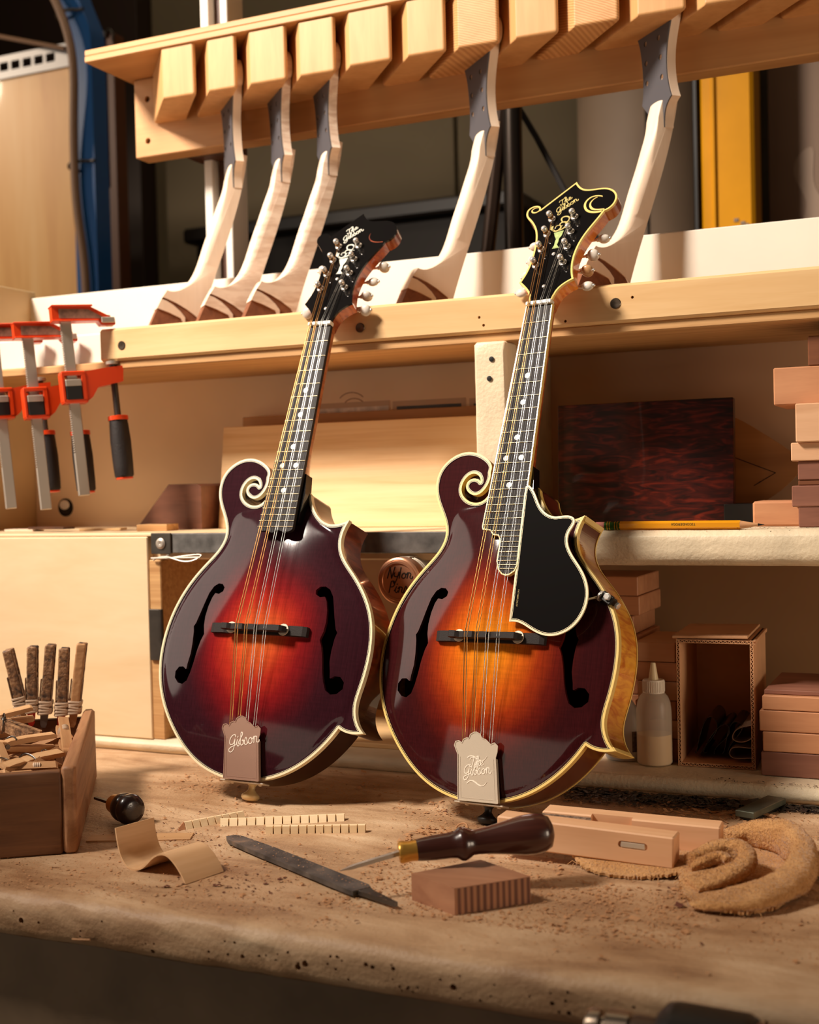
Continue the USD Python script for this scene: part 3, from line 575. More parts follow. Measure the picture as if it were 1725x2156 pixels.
    part(T, 'truss_cover_screw', onhead(cat([tr(sphere(.0022, scale=(1, 1, .5)), -.0035, .0745, .0004)])), m_chrome); part(T, 'truss_cover_screw', onhead(tr(sphere(.0022, scale=(1, 1, .5)), -.0022, .0270, .0004)), m_chrome)
    # tuners
    PL = [(-20.6, 60.5), (-20.4, 84), (-20, 107), (-20.4, 130.5)]; PR = [(12, 58.5), (10.6, 82), (8.8, 105), (7.4, 128)]
    for k, (u, v) in enumerate(PL+PR):
        t = part(T, 'tuner_post', onhead(tr(lathe([(0, 0), (.0042, 0), (.0044, .0008), (.0040, .0016), (.0024, .0018), (.0022, .0060), (.0020, .0068), (.0031, .0076), (.0033, .0095), (.0026, .0112), (.0012, .0118), (0, .0119)], 18), u*mm, v*mm)), m_chrome, 60)
    bts = [(k, s) for s in (1, -1) for k in range(4)]
    for k, s in bts:
        v = (38.5, 61.5, 84.5, 107.5)[k] if s > 0 else (42, 65, 88.5, 112)[k]
        u = (37.5, 31.5, 32.5, 39.5)[k] if s > 0 else (-41, -40.5, -40.5, -44)[k]
        rot = [.25, 1.2, .9, 1.4][(k+(0 if o['ext'] else 2)) % 4]
        b = sphere(.0068, sub=2, scale=(1.02, 1.0 if (k+o['seed']) % 3 else .78, .62)); b = rotm(b, rot, (1, 0, 0)); b.vertices[:, 0] = np.clip(b.vertices[:, 0], -.0062, .0062)
        bt = part(T, 'tuner_button', onhead(tr(b, u*mm, v*mm, -.0185)), m_buttono if (o['ext'] and s > 0 and k == 1) else m_button, 60)
        part(bt, 'shaft', onhead(cat([cyl(.0014, .012, ((u-s*10.5)*mm, v*mm, -.0185), 10, 'x'), cyl(.0023, .0022, ((u-s*7.2)*mm, v*mm, -.0185), 12, 'x'), sphere(.0017, ((u+s*7)*mm, v*mm, -.0185), 1)])), m_chrome, 60)
    part(T, 'tuner_plate', onhead(cat([tr(cbox(.012, .088, .0016, .0004), -.0200, .092, -.0158), tr(cbox(.012, .088, .0016, .0004), .0100, .090, -.0158)])), m_chrome)
    # strings: four pairs, wound on the left
    for k in range(8):
        c, s_ = divmod(k, 2)
        un = (-10.4+c*6.9+(s_-.5)*2.0)*mm; ub = (-17.4+c*11.6+(s_-.5)*2.9)*mm; ut = (-14.5+c*9.6+(s_-.5)*2.6)*mm
        post = (PL[s_+0] if c == 0 else PL[s_+2]) if c < 2 else (PR[3-s_] if c == 2 else PR[1-s_])
        side = 1 if c < 2 else -1
        pe = HO+np.array([1, 0, 0])*(post[0]*mm+side*.0022)+HV*(post[1]-1.)*mm+HN*.0045
        pts = [(ut, -.098, .0100+.004), (ub, 0, .0302), (un, SL+.002, sw(SL)+.0002), tuple(pe)]
        P = []
        for a, b in zip(pts[:-1], pts[1:]): P += [np.array(a)+(np.array(b)-np.array(a))*t for t in np.linspace(0, 1, 6)[:-1]]
        P.append(np.array(pts[-1])); r = [.00052, .00045, .00034, .00028][c]
        part(T, 'string', tube(P, r, 6), m_bronze if c < 2 else m_plain, 60, label='bronze wound string' if c < 2 else 'plain steel string')
        part(T, 'string_winding', onhead(tr(cyl(.0030, .0026, n=14), post[0]*mm, post[1]*mm, .0045)), m_bronze if c < 2 else m_plain)
    # bridge: foot carved to the arch, wheels, wavy saddle
    us = np.linspace(-.0585, .0585, 27); botm = [(u, arch(u, 0)-.0004) for u in us]
    topm = [(u, arch(u, 0)+(.0062 if abs(u) > .038 else .0045) - (.0012 if abs(u) > .0565 else 0)) for u in us]
    bf = Polygon(botm+topm[::-1]).buffer(-.0004).buffer(.0004)
    B = part(T, 'bridge_foot', axes(ext(bf, .0100), (0, .0050, 0), (1, 0, 0), (0, 0, 1), (0, -1, 0)), m_ebony, 30)
    zs = .0302
    sad = [(-.0385, zs-.0075), (-.0385, zs-.0022), (-.0365, zs+.0004), (-.030, zs+.0004), (-.026, zs-.0018), (-.0215, zs-.0012), (-.0195, zs), (-.011, zs), (-.0085, zs-.0018), (-.0035, zs), (.0035, zs), (.0065, zs-.0022), (.0095, zs-.001), (.0125, zs), (.021, zs), (.0255, zs+.0006), (.034, zs+.0004), (.0365, zs-.002), (.0385, zs-.0075), (.033, zs-.0105), (-.033, zs-.0105)]
    sp_g = Polygon(sad).buffer(-.0006).buffer(.0006).difference(union_all([Point(-.0325, zs-.0038).buffer(.0017), Point(.0315, zs-.0038).buffer(.0017)]))
    part(T, 'bridge_saddle', axes(ext(sp_g, .0058), (0, .0029, 0), (1, 0, 0), (0, 0, 1), (0, -1, 0)), m_ebony, 30)
    for u in (-.0315, .0325): part(T, 'thumbwheel', tr(cyl(.0062, .0014, n=28), u, .0006, zs-.0112), m_nickel)
    # tailpiece
    tp = P_([(-16.6,-152),(-19.4,-111),(-23.6,-103.2),(-22.6,-99.6),(-19.2,-98.6),(-15.6,-100.4),(-14,-97),(-10.4,-95.4),(-8.4,-96),(-7,-92.2),(-3.4,-90),(-.6,-89.6),(3.4,-91.2),(5.4,-94.6),(9.8,-95.8),(13,-98.2),(15.2,-99.8),(19,-98),(22.4,-100.6),(22.2,-106),(20.8,-111),(25.6,-151.4)])
    tpp = Polygon(tp).buffer(-.0005).buffer(.001).buffer(-.0005)
    def ontail(m): m = m.copy(); m.vertices[:, 2] += .0055+(m.vertices[:, 1]+.152)*.15; return m
    tl = part(T, 'tailpiece', ontail(cat([ext(tpp, .0012, 0), ext(Polygon(P_([(-16.2,-151.6),(-18.6,-112),(20.4,-112),(25,-151)])), .0042, -.0042)])), o['tail'], 30)
    part(tl, 'rim_bead', ontail(ext(tpp.boundary.buffer(.00045), .0005, .0011)), o['tail'], False)
    lines = LineString(P_([(-13.8,-149.5),(-17,-113)])), LineString(P_([(-13.8,-149.5),(22.4,-149)])), LineString(P_([(22.4,-149),(18.6,-113)]))
    part(tl, 'engraved_border', ontail(ext(union_all([l.buffer(.00025) for l in lines]), .0003, .0011)), o['tail'], False)
    def tword(txt, at, h, w, ang): 
        g, L = script(txt, h, w); return ontail(ext(affinity.translate(affinity.rotate(g, ang, origin=(0, 0)), at[0]*mm, at[1]*mm), .00045, .0011))
    if o['ext']:
        part(tl, 'engraving', tword('The', (-6, -121.5), .0042, .0007, 10), m_engr, False); part(tl, 'engraving', tword('Gibson', (-12.5, -130.5), .0050, .0008, 10), m_engr, False)
        for g in (ribbon([(-9,-113.5),(-2,-112),(3,-114.5),(12,-110.5)], .8, 1.2), ribbon([(-8,-136.5),(-1,-134),(5,-137),(13,-133.5)], .8, 1.2)): part(tl, 'engraved_flourish', ontail(ext(g, .00045, .0011)), m_engr, False)
    else: part(tl, 'engraving', tword('Gibson', (-14, -122.5), .0062, .0009, 14), m_engr, False)
    part(T, 'end_plate', tr(cbox(.052, .0016, .013, .0005), .004, -.1535, -.0015), m_nickel)
    for u in (-.012, .022): part(T, 'end_screw', tr(sphere(.0022, scale=(1, .6, 1)), u, -.1545, -.003), m_nickel)
    pin = lathe([(0, 0), (.0056, 0), (.0060, .002), (.0052, .004), (.0036, .0055), (.0034, .009), (.0058, .012), (.0092, .0145), (.0096, .017), (.0078, .0195), (.003, .0205), (0, .0206)], 28, 'y'); pin = rotm(pin, math.pi, (0, 0, 1))
    part(T, 'end_pin', tr(pin, .002, -.1497, -.0195), o['pin'], 50)
    if o['guard']:
        g = smooth_pts(P_([(25.4,148.6),(30.6,144),(33.2,138.6),(36.5,132.1),(41.8,125),(48,119.8),(55.7,116.8),(64.2,116.4),(71.9,117.0),(76.3,115.6),(77.8,111.6),(76.4,107),(73.7,102.4),(72.2,96.4),(73.1,89.6),(76.6,82.9),(82.3,75),(89.1,66.6),(94.9,57),(98.5,46.5),(99.4,36.7),(97.6,27),(92.6,17.4),(84.2,9.3),(73.2,4),(65.1,2.8),(56.6,4),(47.7,7.5),(38.5,12.4),(30.9,15),(22.4,15.4)]), 160, s=1.5e-6)
        gp = Polygon(np.vstack([g, P_([(22.6, 72), (22.0, 140), (22.4, 148)])])).buffer(0)
        zg = .0188
        G = part(T, 'pickguard', ext(gp.buffer(-.001), .0016, zg), m_guard, 30)
        part(G, 'pickguard_binding', ext(ring(gp, -.0006, .0014), .0019, zg-.0001), m_bindw, 30); part(G, 'pickguard_line', ext(ring(gp, .0019, .0023), .0018, zg), m_bindw, False)
        tx = meshkit.text_mesh('PAT.MAR.30.09', .0016, .0002); tx = rotm(tx, -math.pi/2); part(G, 'pickguard_lettering', tr(tx, .0272, .0460, zg+.0016), m_gold, False)
        bk_ = part(T, 'guard_clamp', cat([tr(rotm(cbox(.011, .0075, .012, .0015), -.55), .1120, .0420, -.001), tr(rotm(cbox(.013, .009, .003, .001), -.55), .1115, .0425, .0045)]), m_black, 30, label='black cork-lined clamp')
        part(bk_, 'clamp_screw', cat([tr(lathe([(0, 0), (.0036, 0), (.0036, .0028), (.0026, .0034), (0, .0034)], 6), .1130, .0430, .0058)]), m_chrome, 20); part(bk_, 'clamp_screw', rotm(tr(lathe([(0, 0), (.0034, 0), (.0034, .0028), (0, .0032)], 6, 'x'), 0, 0, 0), -.55).apply_translation((.1185, .0375, -.002)), m_chrome, 20)
        part(bk_, 'clamp_washer', tr(rotm(cyl(.0052, .0022, n=24, axis='x'), -.55), .1050, .0445, .004), m_chrome); part(bk_, 'guard_rod', tube([(.090, .036, zg-.002), (.104, .0440, .004)], .0011), m_fretw)
    return T
ST_M1 = [(0, (216, 104, 46)), (.20, (202, 82, 38)), (.38, (168, 42, 26)), (.55, (124, 20, 22)), (.72, (80, 15, 22)), (.88, (54, 17, 25)), (1.1, (40, 15, 23))]
ST_M2 = [(0, (230, 146, 30)), (.18, (224, 128, 24)), (.38, (202, 92, 18)), (.56, (148, 48, 14)), (.72, (98, 24, 14)), (.88, (62, 15, 14)), (1.1, (44, 13, 18))]
mandolin([(-.68252, 1.13786, .16711), (.99887, -.04681, -.00763), (.02309, .33949, .94033), (-.04142, -.93944, .34019)], dict(
    label='left mandolin, cherry red to plum sunburst with plain black headstock and no pickguard', top=burst('cherry_sunburst', ST_M1, .0, -.012, .098, .118),
    rim=flame('red_maple_rim', (110, 36, 12), (150, 62, 20), .8, (40, 12, 12), .04, .11), neck=flame('brown_maple_neck', (150, 76, 34), (186, 106, 56), 1.2, (120, 50, 24), .25, .3), head=flame('fiery_maple_head', (150, 44, 14), (206, 96, 26), 1., (60, 14, 16), .418, .085),
    bind=m_bindw, backbind=False, ext=False, fbbind=False, headbind=False, guard=False, tail=m_nickel2, inlay=m_pearl, pin=plain('cream_end_pin', (226, 196, 140), .35, coat=.5), seed=1))
mandolin([(-.42528, 1.1352, .16688), (.98801, -.15321, .01917), (.03192, .32415, .94547), (-.15107, -.93352, .32516)], dict(
    label='right mandolin, amber to dark brown sunburst with cream bound headstock and black pickguard', top=burst('amber_sunburst', ST_M2, .0, -.012, .098, .118),
    rim=flame('amber_maple_rim', (206, 112, 16), (246, 176, 52), .8, (84, 28, 12), .005, .11), neck=flame('dark_maple_neck', (150, 60, 20), (200, 100, 34), 1.2, (90, 30, 16), .25, .25), head=flame('amber_maple_head', (206, 92, 24), (240, 140, 44), 1., (80, 20, 14), .412, .085),
    bind=m_bindc, backbind=True, ext=True, fbbind=True, headbind=True, guard=True, tail=m_nickel, inlay=m_gold, pin=m_black, seed=0))
# ================================================================ rack and neck blanks
m_rack = wood('rack_pine', (196, 140, 84), (222, 172, 116), 'z', 9., 50., .5, bump=.12, contrast=.3)
m_rackx = wood('rack_pine_long', (190, 134, 80), (218, 168, 112), 'x', 16., 42., .5, bump=.12, contrast=.3)
m_rackg = wood('rack_pine_ringed', (186, 126, 70), (224, 174, 118), 'y', 20., 30., .5, ring=.45, ringscale=110., contrast=.34, ringdist=2.)
rk = thing('neck_rack', 'long pine rack of angled slotted blocks hanging above the shelf', 'rack')
bb_ = holed(span(-1.117, XR, 1.53, 1.562, .801, .914, .0015), [(-1.094, 1.53, .884), (-1.0945, 1.53, .824)], .0045, .01)
part(rk, 'back_board', bb_, m_rackx)
for z in (.884, .824): part(rk, 'screw', tr(cyl(.0042, .002, n=16, axis='y'), -1.094, 1.537, z), m_screw)
part(rk, 'top_plank', span(-1.131, XR, 1.437, 1.60, .9150, .9235, .001), m_rackx); part(rk, 'top_plank', span(-1.131, XR, 1.4375, 1.60, .9237, .9320, .001), m_rackx)
TL = [-1.004, -.931, -.8665, -.792, -.7205, -.640, -.573, -.499, -.427, -.352, -.2755, -.203, -.130, -.057, .016, .089, .162, .235, .308, .381]
TR_ = [-.949, -.8845, -.8085, -.7375, -.659, -.586, -.5170, -.443, -.370, -.2935, -.221, -.148, -.075, -.002, .071, .144, .217, .290, .363, .436]
SHR = .080
def tooth(x0, x1):
    p = Polygon([(x0, 0), (x1, 0), (x1-SHR, .09), (x0-SHR, .09)])
    f = p.buffer(-.0035).buffer(.0035, quad_segs=3)
    q = np.array(f.exterior.coords)[:-1]; r = .004; rings = []
    for a_ in np.linspace(0, math.pi/2, 5):
        s = r*(1-math.sin(a_)); g = np.array(affinity.translate(f, 0, 0).exterior.coords)[:-1].copy()
        cen = g.mean(0); d_ = g-cen; g[:, 1] = np.maximum(g[:, 1], s); g[:, 0] = cen[0]+d_[:, 0]*(1-s*.35/.03)
        rings.append(np.c_[g, np.full(len(g), r*(1-math.cos(a_)))])
    rings.append(np.c_[q, np.full(len(q), .0688)])
    m = loft(rings); return m
def slot(k): return (TR_[k]+TL[k+1])/2-SHR/.09*.04+.0085
for k in range(len(TL)): part(rk, 'block', tr(tooth(TL[k], TR_[k]), 0, 1.44, .8460-.0006*((k*13) % 4)), (m_rackg if k in (6, 8) else m_rack), 35)
m_maple = wood('raw_maple', (232, 204, 176), (246, 224, 200), 'z', 10., 70., .55, bump=.1, contrast=.3)
m_curly = usdkit.material(stage, LK+'curly_raw_maple', {'t': ('texture_coordinate', {}), 'm': ('mapping', {'scale': (.25, .25, 1.)}), 'n': ('noise_texture', {'scale': 130., 'detail': 2.5, 'distortion': .6}), 'r': ('rgb_ramp', {'ramp': [(.32, lin((222, 190, 164))), (.6, lin((248, 226, 204)))]}), 'p': ('principled_bsdf', {'roughness': .5})},
    [('t.object', 'm.vector'), ('m.vector', 'n.vector'), ('n.fac', 'r.fac'), ('r.color', 'p.base_color')], surface='p.BSDF')
m_backv = plain('grey_black_veneer', (78, 76, 80), .5, bump=.1, bs=600)
m_cut = wood('sawn_wood_with_shade', (112, 64, 38), (150, 94, 60), 'y', 6., 90., .7)  # sawn brown wood, with the shade of the cuts put into the colour
A45 = math.pi/4
def neck_profile():
    right = [(9.6,7.2),(8.4,0),(6.4,-6.8),(1.7,-33.5),(-5.9,-61.5),(-14.8,-89.5),(-26.6,-123.9),(-36.8,-150.5),(-45.5,-173.3),(-54.3,-200.9),(-68,-246)]
    left = [(-4.9,10.5),(-11.3,-.7),(-16.5,-14.8),(-18.8,-24.9),(-23.2,-38.9),(-31.9,-60.6),(-42.1,-88.6),(-52.3,-116.4),(-60.9,-139.2),(-70.9,-160.9),(-79.2,-171.6),(-88,-178.4),(-96,-180.4),(-107.2,-179.3)]
    r = smooth_pts(P_(right), 60, s=1e-6); l = smooth_pts(P_(left), 60, s=1e-6)
    heel = P_([(-112.8,-190.5), (-121.1,-206.7), (-138, -244)])
    return r, l, heel
def neck_mesh():
    r, l, heel = neck_profile(); k = len(l)
    loop = np.vstack([l, heel, r[::-1]]); W = .0138; layers = []
    fr_ = np.concatenate([np.ones(k), np.zeros(len(heel)), np.zeros(len(r))])
    ztop = loop[:, 1]; soft = np.clip((loop[:, 1]+.185)/.03, 0, 1)*np.clip((-.02-loop[:, 1])/.06, .08, 1)*fr_
    for t in np.linspace(-1, 1, 17):
        q = loop.copy(); q[:, 0] += .013*(1-math.sqrt(max(0, 1-t*t*.98)))*soft
        layers.append(np.stack([q[:, 0], np.full(len(q), t*W), q[:, 1]], 1))
    side = loft(layers, close=False); n = len(loop)
    tri = Polygon(loop); from trimesh.creation import triangulate_polygon
    vs, fs = triangulate_polygon(tri, engine='earcut')
    caps = []
    for L in (layers[0], layers[-1]):
        q = L[:, [0, 2]]; v2, f2 = triangulate_polygon(Polygon(q), engine='earcut'); caps.append(trimesh.Trimesh(np.stack([v2[:, 0], np.full(len(v2), L[0, 1]), v2[:, 1]], 1), f2, process=False))
    m = cat([side]+caps); m.merge_vertices(); trimesh.repair.fix_normals(m)
    # dovetail cuts across the heel
    mf = mani(m); 
    if mf.status() == manifold3d.Error.NoError and mf.volume() > 0:
        for g in ([(-111.4,-188.7),(-103.6,-191.6),(-93.1,-196.4),(-80,-204),(-66.8,-213.8),(-62,-222),(-82.2,-222),(-82.2,-215.4),(-88,-207.6),(-97.1,-199.4),(-106.2,-193.6),(-113,-191.2)], [(-119,-203.6),(-104,-208.9),(-88.3,-216.2),(-84,-224),(-106,-232),(-132,-226),(-124,-206.6)]):
            c = manifold3d.CrossSection([P_(g)]) if Polygon(g).exterior.is_ccw else manifold3d.CrossSection([P_(g)[::-1]])
            b = manifold3d.Manifold.extrude(c, .05).translate([0, 0, -.025]).rotate([90, 0, 0])
            mf = mf-b
        m = unmani(mf)
    return m
NECK = neck_mesh()
_r, _l, _h = neck_profile(); NOUT = Polygon(np.vstack([_l, _h, _r[::-1]])).buffer(-.0012)
HEELCUT = cat([axes(ext(Polygon(P_(g)).buffer(.0004).intersection(NOUT), .0236), (0, .0118+.035, 0), (1, 0, 0), (0, 0, 1), (0, -1, 0)) for g in ([(-111.4,-188.7),(-103.6,-191.6),(-93.1,-196.4),(-80,-204),(-66.8,-213.8),(-62,-222),(-82.2,-222),(-82.2,-215.4),(-88,-207.6),(-97.1,-199.4),(-106.2,-193.6),(-113,-191.2)], [(-119,-203.6),(-104,-208.9),(-88.3,-216.2),(-84,-224),(-106,-232),(-132,-226),(-124,-206.6)])])
HBL = affinity.scale(HEAD, 1.0, 1.0, origin=(0, 0))
def blank_head():
    hq = affinity.translate(HBL, .0015, -.0372)         # origin at the lower corners
    holes = union_all([Point((u+1.5)*mm, (v-37.2)*mm).buffer(.0031, quad_segs=4) for u, v in [(-20.6, 60.5), (-20.4, 84), (-20, 107), (12, 58.5), (10.6, 82), (8.8, 105)]])
    tail = Polygon(P_([(-15, -36), (-3, -60), (12, -36)]))
    hq = affinity.scale(hq, -1, 1, origin=(0, 0)); hq = hq.intersection(sbox(-.1, -.2, .1, .128))
    return hq.difference(affinity.scale(holes, -1, 1, origin=(0, 0)))
BH = blank_head()
def plate_yz(poly, t, x0):   # polygon (w, z) standing in the plane across the neck
    m = ext(poly, t); return axes(m, (x0, .035, 0), (0, 1, 0), (-.03, 0, 1), (1, 0, 0))
def make_blank(x, z, label, mat, near=None):
    t = thing('neck_blank', label, 'mandolin neck', (x, 1.480, z+.0015), A45, group=None)
    # local x runs along the neck's thickness (towards the fretboard face), y across it
    part(t, 'shaft', tr(NECK, 0, .035, 0), mat, 35)
    part(t, 'heel_cut', HEELCUT, m_cut, 25, label='brown sawn filler inside the heel cuts, shade put into its colour')
    part(t, 'headstock', plate_yz(BH, .0112, -.0112), mat, 25)
    part(t, 'back_veneer', plate_yz(BH.buffer(-.0002), 0.0015, -.0127), m_backv, 25, label='grey black veneer drilled for tuners')
    return t
for x, z, lab, mt in ((slot(1), .7640, 'raw maple neck blank furthest left in the rack, its top in shade', m_maple), (slot(2), .7625, 'curly maple neck blank, second from the left in the rack', m_curly), (slot(3), .7630, 'curly maple neck blank just left of the left mandolin headstock', m_curly),
                  (slot(6), .7600, 'pale neck blank hanging between the two mandolin headstocks', m_maple), (slot(9), .7650, 'pale neck blank at the right of the rack, in front of the yellow post', m_maple)):
    make_blank(x, z, lab, mt)

# ================================================================ clamps at the left
m_orange = plain('orange_paint', (226, 66, 14), .35, coat=.3)
m_grip = plain('black_rubber_grip', (36, 28, 26), .6, bump=.3, bs=400)
m_label = plain('clamp_label', (150, 110, 92), .4, var=.5, vs=90)
def clamp(x, y, zoff, label, blen, first=None, lean=-.10):
    th = math.atan2(.8, .6); c, s = math.cos(th), math.sin(th)
    d = np.array([.6, .8, 0]); e = np.array([.8, -.6, 0])     # along the arm, across the arm
    Rx = trimesh.transformations.rotation_matrix(lean, (0, 1, 0))
    M4 = np.eye(4); M4[:3, 0], M4[:3, 1] = d, e*-1; M4 = Rx@M4; M4[:3, 3] = (x, y, .5245+zoff+BZ)
    if np.linalg.det(M4[:3, :3]) < 0: M4[:3, 1] *= -1
    if first is not None: return copy_of(first, label, None, matrix=M4, group=None)
    t = thing('bar_clamp', label, 'clamp', matrix=M4)
    # local x along the arm, z up; the pad face is at z = 0
    part(t, 'bar', unmani(mani(cbox(.0135, .0062, blen, .0008, (0, 0, .018-blen/2)))-manifold3d.Manifold.batch_boolean([manifold3d.Manifold.cube([.003, .02, .0012], True).translate([-.0068, 0, z]) for z in np.arange(-.16, .0, .0028)], manifold3d.OpType.Add)), m_steel, 25)
    arm = Polygon(P_([(-16, 4), (-16, 20), (-12, 22), (30, 20), (60, 4), (60, -2), (44, -2), (40, 3)])).buffer(.001)
    a = axes(ext(arm, .014), (0, .007, 0), (1, 0, 0), (0, 0, 1), (0, -1, 0))
    J = part(t, 'fixed_jaw', a, m_orange, 30)
    for s_ in (-1, 1): part(J, 'recess_label', axes(ext(Polygon(P_([(-8, 7), (-8, 17), (28, 16), (46, 6)])).buffer(.0008), .0004), (0, s_*.0075+.0002, 0), (1, 0, 0), (0, 0, 1), (0, -1, 0)), m_label)
    part(J, 'rib', cat([span(-.0175, .034, -.0095, .0095, .0205, .0228, .0008), span(-.0175, .04, -.0095, .0095, .0022, .0040, .0008)]), m_orange)
    part(t, 'jaw_pad', cat([tr(cbox(.017, .017, .0075, .001), .0520, 0, .0037-.0005), tr(cyl(.0055, .004), .052, 0, .008)]), m_steel)
    sl = [tr(cbox(.030, .016, .0055, .001), .001, 0, -.0625), tr(cbox(.030, .016, .0055, .001), .001, 0, -.097), tr(cbox(.006, .016, .036, .001), .013, 0, -.080), tr(cbox(.004, .016, .036, .001), -.0125, 0, -.080)]
    sa = Polygon(P_([(14, -62), (14, -98), (22, -92), (30, -80), (62, -74), (64, -56), (40, -58)])).buffer(.001)
    sl.append(axes(ext(sa, .014), (0, .007, 0), (1, 0, 0), (0, 0, 1), (0, -1, 0)))
    S = part(t, 'sliding_arm', cat(sl), m_orange, 30, label='orange sliding arm')
    part(S, 'brake', cat([tr(cbox(.02, .0172, .009, .001), 0, 0, -.0745)]), m_steel); part(S, 'brake_block', tr(cbox(.02, .0168, .018, .001), 0, 0, -.0865), m_black)
    part(t, 'spindle', cyl(.0042, .075, (.053, 0, -.085), 14), m_darksteel)
    part(t, 'spindle_pad', cat([cyl(.008, .004, (.053, 0, -.0505), 18)]), m_steel)
    h = [(0, -.196), (.010, -.196), (.0122, -.193), (.0128, -.18), (.0132, -.15), (.0122, -.13), (.0115, -.122), (0, -.122)]
    H = part(t, 'handle', tr(lathe(h, 12), .053, 0, 0), m_grip, 35)
    part(H, 'handle_ring', cyl(.0126, .0055, (.053, 0, -.1205), 20), m_orange); part(H, 'handle_cap', cyl(.0105, .0022, (.053, 0, -.1965), 20), m_orange)
    return t
c0 = clamp(-1.034, 1.262, .0025, 'right bar clamp of three, highest jaw, hanging from the shelf rail', .232)
clamp(-1.094, 1.262, -.014, 'middle bar clamp of three on the shelf rail', .255, c0)
clamp(-1.150, 1.262, -.012, 'leftmost bar clamp, cut off by the left edge of the picture', .255, c0)

# ================================================================ on the lower shelf
tb = Polygon(P_([(-52, 0), (52, 0), (52, 56), (46, 59), (2, 59)])).buffer(-.001).buffer(.001)
solo('angled_hardwood_block', axes(ext(tb, .06), (0, 0, 0), (1, 0, 0), (0, 0, 1), (0, -1, 0)), wood('walnut_block', (84, 48, 32), (132, 84, 62), 'x', 5., 40., .45), 'dark reddish brown block with a sloping left side on the lower shelf', 'wood block', (-.972, 1.44, .2668))
solo('pine_offcut', cbox(.044, .03, .0085, .0006, (0, 0, .0043)), m_plyedge, 'small striped pine offcut lying before the dark sloping block', 'wood offcut', (-.964, 1.345, .2668), .1)
for k, (x, y, l, r, mt, lab) in enumerate(((-1.195, 1.36, .05, .1, m_maple, 'pale thin wood scrap at the left on top of the cabinet'), (-1.14, 1.35, .068, -.12, m_brownw, 'dark thin wood scrap on top of the cabinet, under the clamps'), (-1.07, 1.37, .06, .2, m_pine, 'pale thin wood scrap nearest the hole, on top of the cabinet'))):
    solo('thin_wood_scrap', cbox(l, .02, .003, .0004, (0, 0, .0015)), mt, lab, 'wood offcut', (x, y, .2668+.003*(k == 1)), r)
spr = wood('spruce_board', (216, 164, 108), (238, 198, 148), 'x', 26., 70., .45, bump=.05, contrast=.28, cc=(246, 214, 170))
def lean_board(w, h, t, tilt): return rotm(cbox(w, t, h, .0008, (0, t/2, h/2)), -tilt, (1, 0, 0))
solo('spruce_board', lean_board(.406, .134, .012, .14), spr, 'wide pale spruce board leaning on the back board behind the left mandolin neck', 'wood board', (-.7085, 1.405, .2668))
solo('thin_brown_board', lean_board(.42, .149, .008, .07), wood('brown_board', (178, 128, 78), (206, 156, 102), 'x', 20., 50.), 'narrow brown board edge showing above the wide spruce board', 'wood board', (-.712, 1.4785, .2668))
m_photo1 = plain('pale_print', (222, 208, 196), .4, var=.4, vs=60); m_photo2 = plain('dark_print', (62, 50, 44), .4, var=.4, vs=50); m_paper = plain('print_paper', (206, 176, 146), .6)
for x0, x1, z0, mt, lab in ((-.820, -.7075, .4275, m_photo1, 'pale landscape print pinned low on the back board, left of the three'), (-.7035, -.6005, .4258, m_photo2, 'dark landscape print pinned on the back board, middle of the three'), (-.5955, -.5095, .4245, m_photo2, 'dark print on the back board, cut off by the cream upright')):
    t = thing('photo_print', lab, 'print', ((x0+x1)/2, 1.5080, z0-.045)); w = x1-x0
    part(t, 'paper', cbox(w, .0006, .094, .0001), m_paper); part(t, 'picture', tr(cbox(w-.012 if mt is m_photo2 else w-.004, .0004, .074, .0001), 0, -.0005, .003), mt)
def on_wall(poly, x, y, z, d=.0004): return axes(ext(poly, d), (x, y, z), (1, 0, 0), (0, 0, 1), (0, -1, 0))
sk = union_all([LineString(smooth_pts(P_(p), 20)).buffer(.0005) for p in ([(-16,0),(-8,5),(6,6),(18,0)], [(-10,-8),(0,-2),(14,-4),(20,-9)], [(-20,-10),(-6,-13),(8,-9)])])
solo('pencil_sketch', on_wall(sk, -.765, 1.5084, .436), plain('pencil_lead', (150, 96, 58), .6), 'faint pencilled curves on the back board above the pale print', 'drawing', (0, 0, 0), smooth=False)
# quilted red panel
qt = usdkit.material(stage, LK+'quilted_redwood', {'t': ('texture_coordinate', {}), 'm': ('mapping', {'scale': (.22, 1, 1.)}), 'n': ('noise_texture', {'scale': 115., 'detail': 3., 'distortion': 1.8}), 'n2': ('noise_texture', {'scale': 12., 'detail': 2.}), 'r': ('rgb_ramp', {'ramp': [(.35, lin((34, 10, 6))), (.52, lin((72, 19, 10))), (.66, lin((112, 34, 16)))]}), 'r2': ('rgb_ramp', {'ramp': [(.3, (.5, .5, .5)), (.65, (1, 1, 1))]}), 'x': ('mix', {'mix_type': 'multiply', 'fac': 1.}), 'p': ('principled_bsdf', {'roughness': .3, 'coat_weight': .3})},
    [('t.object', 'm.vector'), ('m.vector', 'n.vector'), ('t.object', 'n2.vector'), ('n.fac', 'r.fac'), ('n2.fac', 'r2.fac'), ('r.color', 'x.color1'), ('r2.color', 'x.color2'), ('x.color', 'p.base_color')], surface='p.BSDF')
solo('quilted_red_panel', lean_board(.202, .140, .012, .05), qt, 'dark red panel of quilted figured wood leaning in the right bay', 'wood panel', (-.351, 1.418, .2668))
lf = Polygon(np.vstack([smooth_pts(P_([(-150,104),(-88,124),(-40,120),(0,98),(36,72),(46,60),(36,42),(8,20),(-30,2),(-60,-2)]), 60), P_([(-150, -2)])])).buffer(0).buffer(.0005)
lb_ = thing('pointed_template_board', 'pale brown pointed board with pencilled lines behind the dark red panel', 'wood board', (-.232, 1.482, .272))
